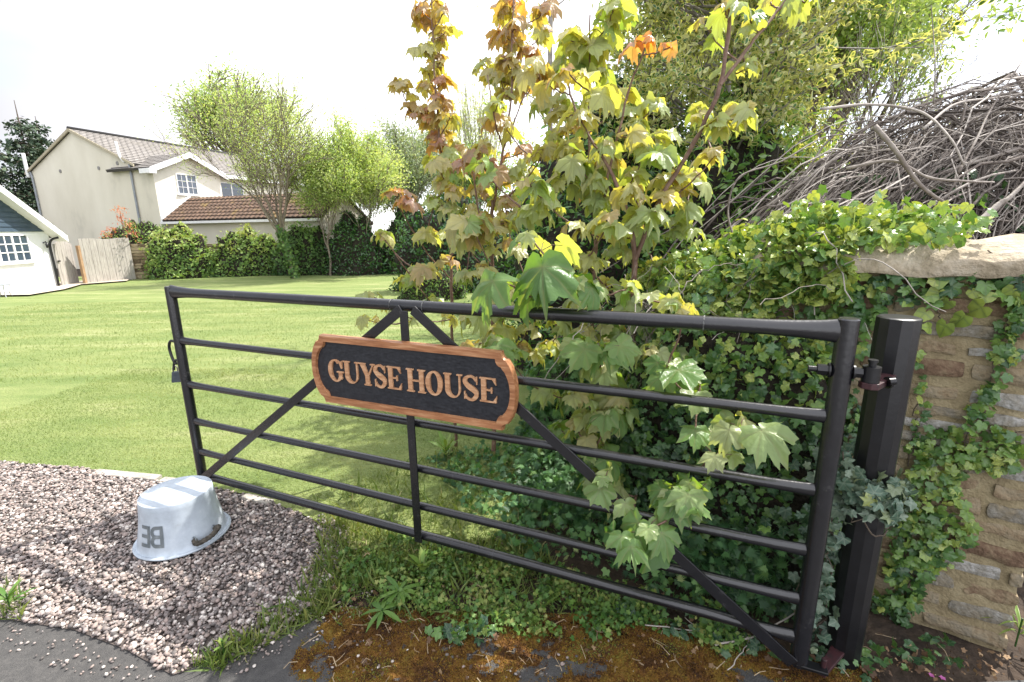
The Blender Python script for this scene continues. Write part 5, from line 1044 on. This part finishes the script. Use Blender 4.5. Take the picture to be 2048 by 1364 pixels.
# ================================================================== BACK WALL AND HEDGE
OLDW = noisemat('old brown stone', [(.2, (.10, .075, .045)), (.5, (.24, .18, .11)), (.8, (.36, .29, .19))], scale=6, rough=1, bump=1, bscale=20, attr=.6)
bw = empty('garden_wall'); tag(bw, 'old rubble stone garden wall mostly hidden by hedge at the back of the lawn', 'wall')
pts = [(-17.6, 20.9), (-16.2, 21.9), (-14.2, 22.7), (-10.1, 23.6), (-5.2, 23.6)]
b = MB()
for (xa, ya), (xb, yb) in zip(pts[:-1], pts[1:]):
    L = math.hypot(xb-xa, yb-ya); ux, uy = (xb-xa)/L, (yb-ya)/L; z = -.5
    while z < 1.05:
        h = rng.uniform(.09, .17); s = 0
        while s < L:
            l_ = rng.uniform(.2, .5); b.cur = rng.uniform(); o = rng.uniform(0, .04); p0 = (xa+ux*s, ya+uy*s); M_ = Matrix.Translation((p0[0]+uy*o, p0[1]-ux*o, z)) @ Matrix.Rotation(math.atan2(uy, ux), 4, 'Z'); b.box((.01, 0, .008), (min(l_, L-s+.05), .35, h-.008), M_); s += l_
        z += h
b.build('stone_courses', OLDW, bw)
HEDGEM = leafmat('hedge leaf', [(0, (.05, .12, .04)), (.3, (.11, .21, .055)), (.55, (.20, .33, .08)), (.8, (.28, .40, .10)), (1, (.44, .49, .17))], trans=.35, rough=.5)
LIME = leafmat('spring lime leaf', [(0, (.20, .33, .09)), (.5, (.42, .54, .19)), (1, (.64, .68, .36))], trans=.5, rough=.5, ttint=(1.2, 1.15, .5))
PALEG = leafmat('grey green leaf', [(0, (.12, .18, .10)), (.5, (.26, .34, .2)), (1, (.48, .53, .36))], trans=.3, rough=.45)
DARKG = leafmat('dark evergreen leaf', [(0, (.016, .055, .022)), (.5, (.055, .15, .04)), (.85, (.14, .30, .06)), (1, (.26, .40, .10))], trans=.38, rough=.25, spec=.8)
CONIF = leafmat('conifer spray', [(0, (.018, .035, .02)), (.5, (.04, .075, .04)), (1, (.09, .12, .06))], trans=.1, rough=.7)
def blob(name, label, cat, cx, cy, rx, ry, h, n, size, m, shapes, tone=(.2, .8), z0=None, group=None, core=CORE, rz=0, fuzz=.25, top=.0, k=3.5):
    """bush: a dark inner tangle and leaves in drifts over it, uneven outline"""
    t = empty(name); tag(t, label, cat, group); z0 = float(gz(cx, cy)) if z0 is None else z0
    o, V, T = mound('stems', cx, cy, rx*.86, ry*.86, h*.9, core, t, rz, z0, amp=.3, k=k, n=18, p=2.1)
    P, nr = onsurf(V, T, n, z0-.1); c = np.array([cx, cy, z0+h*.3]); sg = np.sign(((P-c)*nr).sum(1, keepdims=True)); nr = nr*sg
    f = np.array([mnoise.noise(Vector(p*(2.2/max(.6, h*.5)))) for p in P]); P = P+nr*(np.abs(rng.normal(0, fuzz, (n, 1)))*(.6+f[:, None])*.9)
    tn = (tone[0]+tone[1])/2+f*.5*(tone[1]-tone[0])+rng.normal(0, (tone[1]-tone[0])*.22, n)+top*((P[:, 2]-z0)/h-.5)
    scatter('foliage', shapes, P, rdir(n, (0, 0, .1)), nr+rdir(n, (0, 0, .5))*.9, rng.uniform(size*.6, size*1.35, n), tn, m, t); return t
HG = 'bushes along the back garden wall'
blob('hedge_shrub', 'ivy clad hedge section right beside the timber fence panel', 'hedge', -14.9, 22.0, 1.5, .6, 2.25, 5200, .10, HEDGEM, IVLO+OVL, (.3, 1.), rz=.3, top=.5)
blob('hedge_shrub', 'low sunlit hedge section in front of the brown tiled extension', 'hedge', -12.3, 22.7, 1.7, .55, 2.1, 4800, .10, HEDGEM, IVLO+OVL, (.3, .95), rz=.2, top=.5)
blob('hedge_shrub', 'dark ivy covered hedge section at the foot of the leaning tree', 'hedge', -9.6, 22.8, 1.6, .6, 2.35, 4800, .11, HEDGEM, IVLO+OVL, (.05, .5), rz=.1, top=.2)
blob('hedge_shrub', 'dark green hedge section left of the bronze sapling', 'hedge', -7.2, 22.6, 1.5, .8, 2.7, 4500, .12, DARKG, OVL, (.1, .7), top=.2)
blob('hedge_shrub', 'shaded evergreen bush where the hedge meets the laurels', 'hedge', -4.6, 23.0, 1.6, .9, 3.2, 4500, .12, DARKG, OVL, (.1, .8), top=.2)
blob('hedge_shrub', 'yellow tipped shrub in the gap behind the timber fence', 'shrub', -17.4, 23.2, 2.2, .7, 2.5, 4500, .11, HEDGEM, OVL, (.25, .8), rz=.3)
# red leaved shrub over the fence
rs = empty('red_shrub'); tag(rs, 'shrub with salmon red shoots above the timber fence', 'shrub'); b = MB(); tips = []
for x, y in [(240, 425), (255, 450), (225, 462), (215, 470), (262, 470), (245, 440)]: 
    T_ = ony(x, y, 21.2); b.tube(curve_pts([ony(245, 520, 21.6), (T_+ony(245, 520, 21.6))/2+[.1, 0, 0], T_], 4), .012, n=5); tips += [(T_+rng.normal(0, .08, 3), np.array([0, 0, 1.])) for _ in range(5)]
b.build('stems', BARK, rs); leafy(tips, 9, .09, .13, LNC, leafmat('salmon red leaf', [(0, (.45, .12, .06)), (1, (.62, .26, .16))], trans=.4), rs, (.1, .9), bias=(0, 0, .6))
# ================================================================== TREES
MIDB = noisemat('weathered bark', [(.3, (.10, .08, .06)), (.6, (.22, .18, .14)), (.8, (.32, .28, .23))], scale=14, rough=.85, bump=.4)
def tree(name, label, base, top_px, leafm, shapes, size, per, n0=5, L=2.2, r=.12, lev=3, spread=.5, up=.2, kids=4, tone=(.2, .9), sprd=.22, lean=(0, 0, 1), cat='tree', group=None, bark=MIDB, minr=.010, curve=.12, trunk=None, bias=(0, 0, 0), lk=.62, fan=.45, segs=5, z0=None, ivy=None):
    t = empty(name); tag(t, label, cat, group); b = MB(); tips = []
    p = np.array([*base, float(gz(*base)) if z0 is None else z0]); th = trunk or 1.
    mid = p+np.array(lean, float)/np.linalg.norm(lean)*th; P = curve_pts([p, (p+mid)/2+rng.normal(0, .03*th, 3), mid], 4); b.tube(P, [r*1.25*(1-.3*i/len(P)) for i in range(len(P))], n=9, cap=False)
    for k in range(n0):
        a = k*2*PI/n0+rng.uniform(-.4, .4); d_ = np.array([math.cos(a)*math.sin(fan), math.sin(a)*math.sin(fan), math.cos(fan)])+np.array(lean)*.4
        grow(b, mid-(mid-p)*rng.uniform(0, .25), d_, L*rng.uniform(.8, 1.15), r*.62, lev, spread, up, kids, segs, tips, .4, curve, 6, .6, lk, minr)
    b.build('trunk', bark, t, smooth=True); leafy(tips, per, sprd, size, shapes, leafm, t, tone, bias=bias)
    if ivy:
        q = rng.uniform(0, 1, ivy); A_ = rng.uniform(0, 6.28, ivy); R_ = r*(1.4+rng.uniform(0, .7, ivy)); PP = p[None]+(mid-p)[None]*q[:, None]+np.c_[np.cos(A_)*R_, np.sin(A_)*R_, np.zeros(ivy)]
        scatter('trunk_ivy', IVLO, PP, rdir(ivy, (0, 0, -.5)), np.c_[np.cos(A_), np.sin(A_), np.zeros(ivy)+.3]+rng.normal(0, .3, (ivy, 3)), rng.uniform(.06, .13, ivy), rng.uniform(0, .6, ivy), HEDGEM, t)
    return t, tips
bx_ = ony(590, 545, 21.0)
tree('cherry_tree', 'leaning multi stemmed tree with thin lime green leaves and an ivy clad trunk', (bx_[0], 21.0), None, LIME, OVL, .075, 5, n0=9, L=3.0, r=.095, lev=3, spread=.45, up=.10, kids=5, sprd=.2, lean=(-.2, 0, 1), trunk=2.3, fan=.60, minr=.010, ivy=900, bark=MIDB)
q_ = ony(660, 545, 22.)
tree('young_tree', 'slight multi stemmed green tree just right of the leaning ivy clad tree', (q_[0], 22.), None, LIME, OVL, .095, 13, n0=6, L=2.6, r=.042, lev=3, kids=5, trunk=1.6, fan=.5, sprd=.2, tone=(.1, .8))
q_ = ony(740, 545, 22.5)
tree('young_tree', 'loose pale green tree between the ivy clad tree and the bronze sapling', (q_[0], 22.5), None, LIME, OVL, .095, 13, n0=6, L=2.5, r=.035, lev=3, kids=5, trunk=1.2, fan=.55, sprd=.2, tone=(.3, 1))
q_ = ony(815, 545, 25.)
tree('grey_green_tree', 'grey green small leaved tree left of the bronze sapling', (q_[0], 25.), None, PALEG, OVL, .11, 12, n0=7, L=2.9, r=.1, lev=3, kids=5, trunk=1.6, fan=.6, sprd=.2)
q_ = ony(945, 545, 27.)
tree('olive_tree', 'dull olive green bushy tree behind the bronze sapling', (q_[0], 27.), None, HEDGEM, OVL, .12, 8, n0=7, L=2.4, r=.1, lev=3, kids=5, trunk=2.0, fan=.55, sprd=.2, tone=(.4, .9))
q_ = ony(505, 545, 44.)
tree('broadleaf_tree', 'tall yellow green tree rising behind the cream house', (q_[0], 44.), None, LIME, OVL, .24, 5, n0=7, L=4.9, r=.34, lev=3, spread=.55, up=.1, kids=5, trunk=8., fan=.75, sprd=.45, tone=(0, .75), minr=.03)
# pale drooping poplar-like tree far off
q_ = ony(960, 545, 45.); pt = empty('weeping_tree'); tag(pt, 'pale wispy upright tree far away between the two left saplings', 'tree'); b = MB(); tips = []
for k in range(110):
    x = q_[0]+rng.normal(0, 1.6); y = 45+rng.normal(0, 1.); h = rng.uniform(10.5, 14.3); e = np.array([x+rng.normal(0, .6), y, h]); p0 = np.array([q_[0]+(x-q_[0])*.5, 45, 4.]); P = curve_pts([p0, (p0+e)/2+rng.normal(0, .2, 3), e], 6); b.tube(P, .022, n=3, cap=False); tips += [(p, np.array([0, 0, 1.])) for p in P[2:]]
b.tube([(q_[0], 45, -.5), (q_[0], 45, 4.5)], .3, n=8); b.build('trunk', GBARK, pt); leafy(tips, 12, .14, .2, LNC, LIME, pt, (.5, 1.), bias=(0, 0, .5))
# conifers at the left edge
def conifer(px, toppy, Y, R, label, n=9000, spire=1.):
    q = ony(px, toppy, Y); z0 = -1.; H = q[2]-z0; t = empty('conifer', (0, 0, 0)); tag(t, label, 'tree', 'dark conifers behind the bungalow')
    b = MB(); b.tube([(q[0], Y, z0), (q[0], Y, q[2])], [.3, .02], n=7); pos, dd, tn = [], [], []
    for k in range(150):
        u = rng.uniform(.03, 1)**.75; z = z0+H*(1-u)+H*.0; rr = R*(u**.8)*rng.uniform(.55, 1.12); a = rng.uniform(0, 6.28); e = np.array([q[0]+rr*math.cos(a), Y+rr*math.sin(a), z-rr*.15]); s = np.array([q[0], Y, z+rr*.1]); b.tube([s, (s+e)/2+[0, 0, .12], e], [.05, .03, .012], n=4, cap=False)
        for j in range(max(6, int(n/150*(rr/R+.25)))):
            v = rng.uniform(.25, 1.05); p = s+(e-s)*v+rng.normal(0, .20+.12*rr, 3)*[1, 1, .7]; pos.append(p); dd.append((math.cos(a), math.sin(a), -.5)); tn.append(.5+rng.normal(0, .25))
    b.build('trunk', BARK, t); n_ = len(pos); scatter('foliage', TINY, pos, np.array(dd)+rng.normal(0, .5, (n_, 3)), rdir(n_, (0, 0, 1)), rng.uniform(.18, .42, n_), tn, CONIF, t)
conifer(28, 200, 42, 3.4, 'tallest dark conifer with a pointed spire at the left edge'); conifer(70, 232, 44, 2.6, 'second dark conifer with a short spire left of the cream house'); conifer(-30, 250, 40, 3.4, 'broad dark conifer cut by the left frame edge', 6000)
# ---- right hand background
blob('laurel_bush', 'dark glossy laurel bush behind the bronze sapling at the lawn edge', 'shrub', -1.9, 15.5, 1.9, 1.2, 3.0, 6500, .12, DARKG, OVL, (.05, .6))
blob('laurel_bush', 'dark evergreen bush behind the yellow leaved saplings', 'shrub', 0.7, 11.0, 1.5, 1.2, 2.9, 6500, .09, DARKG, OVL, (.05, .6))
blob('green_shrub', 'bright green low shrub at the right end of the lawn', 'shrub', -2.1, 13.0, 1.0, .6, .95, 3600, .06, WEEDM, OVL, (.2, .8), fuzz=.12)
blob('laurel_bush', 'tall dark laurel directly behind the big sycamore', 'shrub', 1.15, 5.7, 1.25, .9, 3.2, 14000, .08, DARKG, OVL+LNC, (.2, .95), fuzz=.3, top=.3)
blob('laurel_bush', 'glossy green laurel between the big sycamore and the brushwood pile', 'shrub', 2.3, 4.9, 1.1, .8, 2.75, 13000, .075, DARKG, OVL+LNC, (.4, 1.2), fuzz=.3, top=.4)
blob('leafy_bank', 'dark ivy bank at the foot of the big sycamore', 'ivy', .95, 3.5, .85, .7, .95, 5200, .06, FERNM, FRN, (.2, .8), z0=0, fuzz=.1)
# variegated holly
HOLM, t_, b_ = None, None, None
HOL = leafmat('holly leaf', [(0, (.05, .14, .03)), (.3, (.12, .26, .05)), (.5, (.30, .40, .08)), (.75, (.58, .60, .24)), (1, (.72, .72, .40))], trans=.4, rough=.25, spec=.7)
hl = empty('holly_tree'); tag(hl, 'variegated holly tree with cream edged leaves at the top right of the centre', 'tree'); b = MB(); tips = []
hb = np.array([2.2, 5.3, 0.]); b.tube(curve_pts([hb, hb+[.05, 0, 1.2], hb+[0, 0, 2.6], hb+[.1, 0, 4.2]], 5), [.07]*5+[.05]*5+[.03]*6, n=8, cap=False)
for k in range(80):
    z = rng.uniform(1.9, 4.3); a = rng.uniform(0, 6.28); L = rng.uniform(.5, 1.05)*(1.25-abs(z-2.7)*.25); grow(b, hb+[0, 0, z], (math.cos(a), math.sin(a), .35), L, .02, 2, .6, .1, 4, 4, tips, .4, .12, 5, .6, .6, .003)
b.build('trunk', GBARK, hl, smooth=True)
P = np.array([t[0] for t in tips]); D = np.array([t[1] for t in tips]); per = 9; ix = np.repeat(np.arange(len(P)), per); n = len(ix)
pos = P[ix]+rng.normal(0, .035, (n, 3)); d_ = D[ix]*.5+rdir(n); u_ = rdir(n, (0, 0, .8)); sz = rng.uniform(.05, .08, n)
# cream margin: a slightly larger pale leaf carries a darker centre leaf just above it
F_ = frames(d_, u_); scatter('leaf_margins', OVL[:1], pos, d_, u_, sz, .82+rng.normal(0, .1, n), HOL, hl)
scatter('leaf_centres', OVL[:1], pos+F_[:, :, 1]*(sz*.18)[:, None]+F_[:, :, 2]*.0022, d_, u_, sz*.66, .15+rng.normal(0, .12, n), HOL, hl)
# slim grey trunk with sparse leaves, and airy tree in the top right
q_ = ony(1100, 620, 8.0); t1 = empty('slim_tree'); tag(t1, 'slender pale grey trunk rising behind the yellow leaved saplings', 'tree'); b = MB(); tips = []
P = curve_pts([ony(1100, 560, 8.), ony(1101, 350, 8.), ony(1100, 150, 8.), ony(1104, -120, 8.)], 6); P = [np.array([P[0][0], P[0][1], -.1])]+P; b.tube(P, [.05*(1-.35*i/len(P)) for i in range(len(P))], n=9)
for k in range(26): i = rng.integers(7, len(P)); a = rng.uniform(0, 6.28); grow(b, P[i], (math.cos(a), math.sin(a), .6), rng.uniform(.6, 1.2), .012, 1, .6, .1, 4, 5, tips, .4, .12, 4, .6, .6, .003)
b.build('trunk', GBARK, t1, smooth=True); leafy(tips, 3, .05, .07, OVL, LIME, t1, (.4, 1))
q_ = ony(1700, 400, 9.5)
tree('airy_tree', 'open twiggy tree with fresh green leaves at the top right', (q_[0]-.3, 9.5), None, LIME, OVL, .07, 4, n0=7, L=2.3, r=.09, lev=3, spread=.5, up=.15, kids=5, trunk=2.1, fan=.42, sprd=.07, minr=.004, tone=(.2, .9), z0=0)
q_ = ony(1560, 300, 8.5)
tree('airy_tree', 'yellow green tree behind the variegated holly', (q_[0], 8.5), None, LIME, OVL, .085, 13, n0=8, L=2.4, r=.1, lev=3, spread=.55, up=.12, kids=5, trunk=2.0, fan=.5, sprd=.1, minr=.004, tone=(0, .7), z0=0)
# bare twiggy shrub right
t2 = empty('bare_shrub'); tag(t2, 'bare thin twigged shrub against the sky above the brushwood pile', 'shrub'); b = MB(); tips = []; q_ = ony(1780, 330, 6.)
for k in range(9): a = rng.uniform(0, 6.28); grow(b, (q_[0]+rng.normal(0, .2), 6., 0.9), (math.cos(a)*.3, math.sin(a)*.3, 1), 1.5, .015, 3, .4, .15, 4, 5, tips, .4, .1, 4, .6, .6, .0025)
b.tube([(q_[0], 6, -.1), (q_[0], 6, 1.)], .05, n=7); b.build('stems', TWIG, t2); leafy(tips[::3], 1, .04, .045, OVL, LIME, t2, (.3, 1))
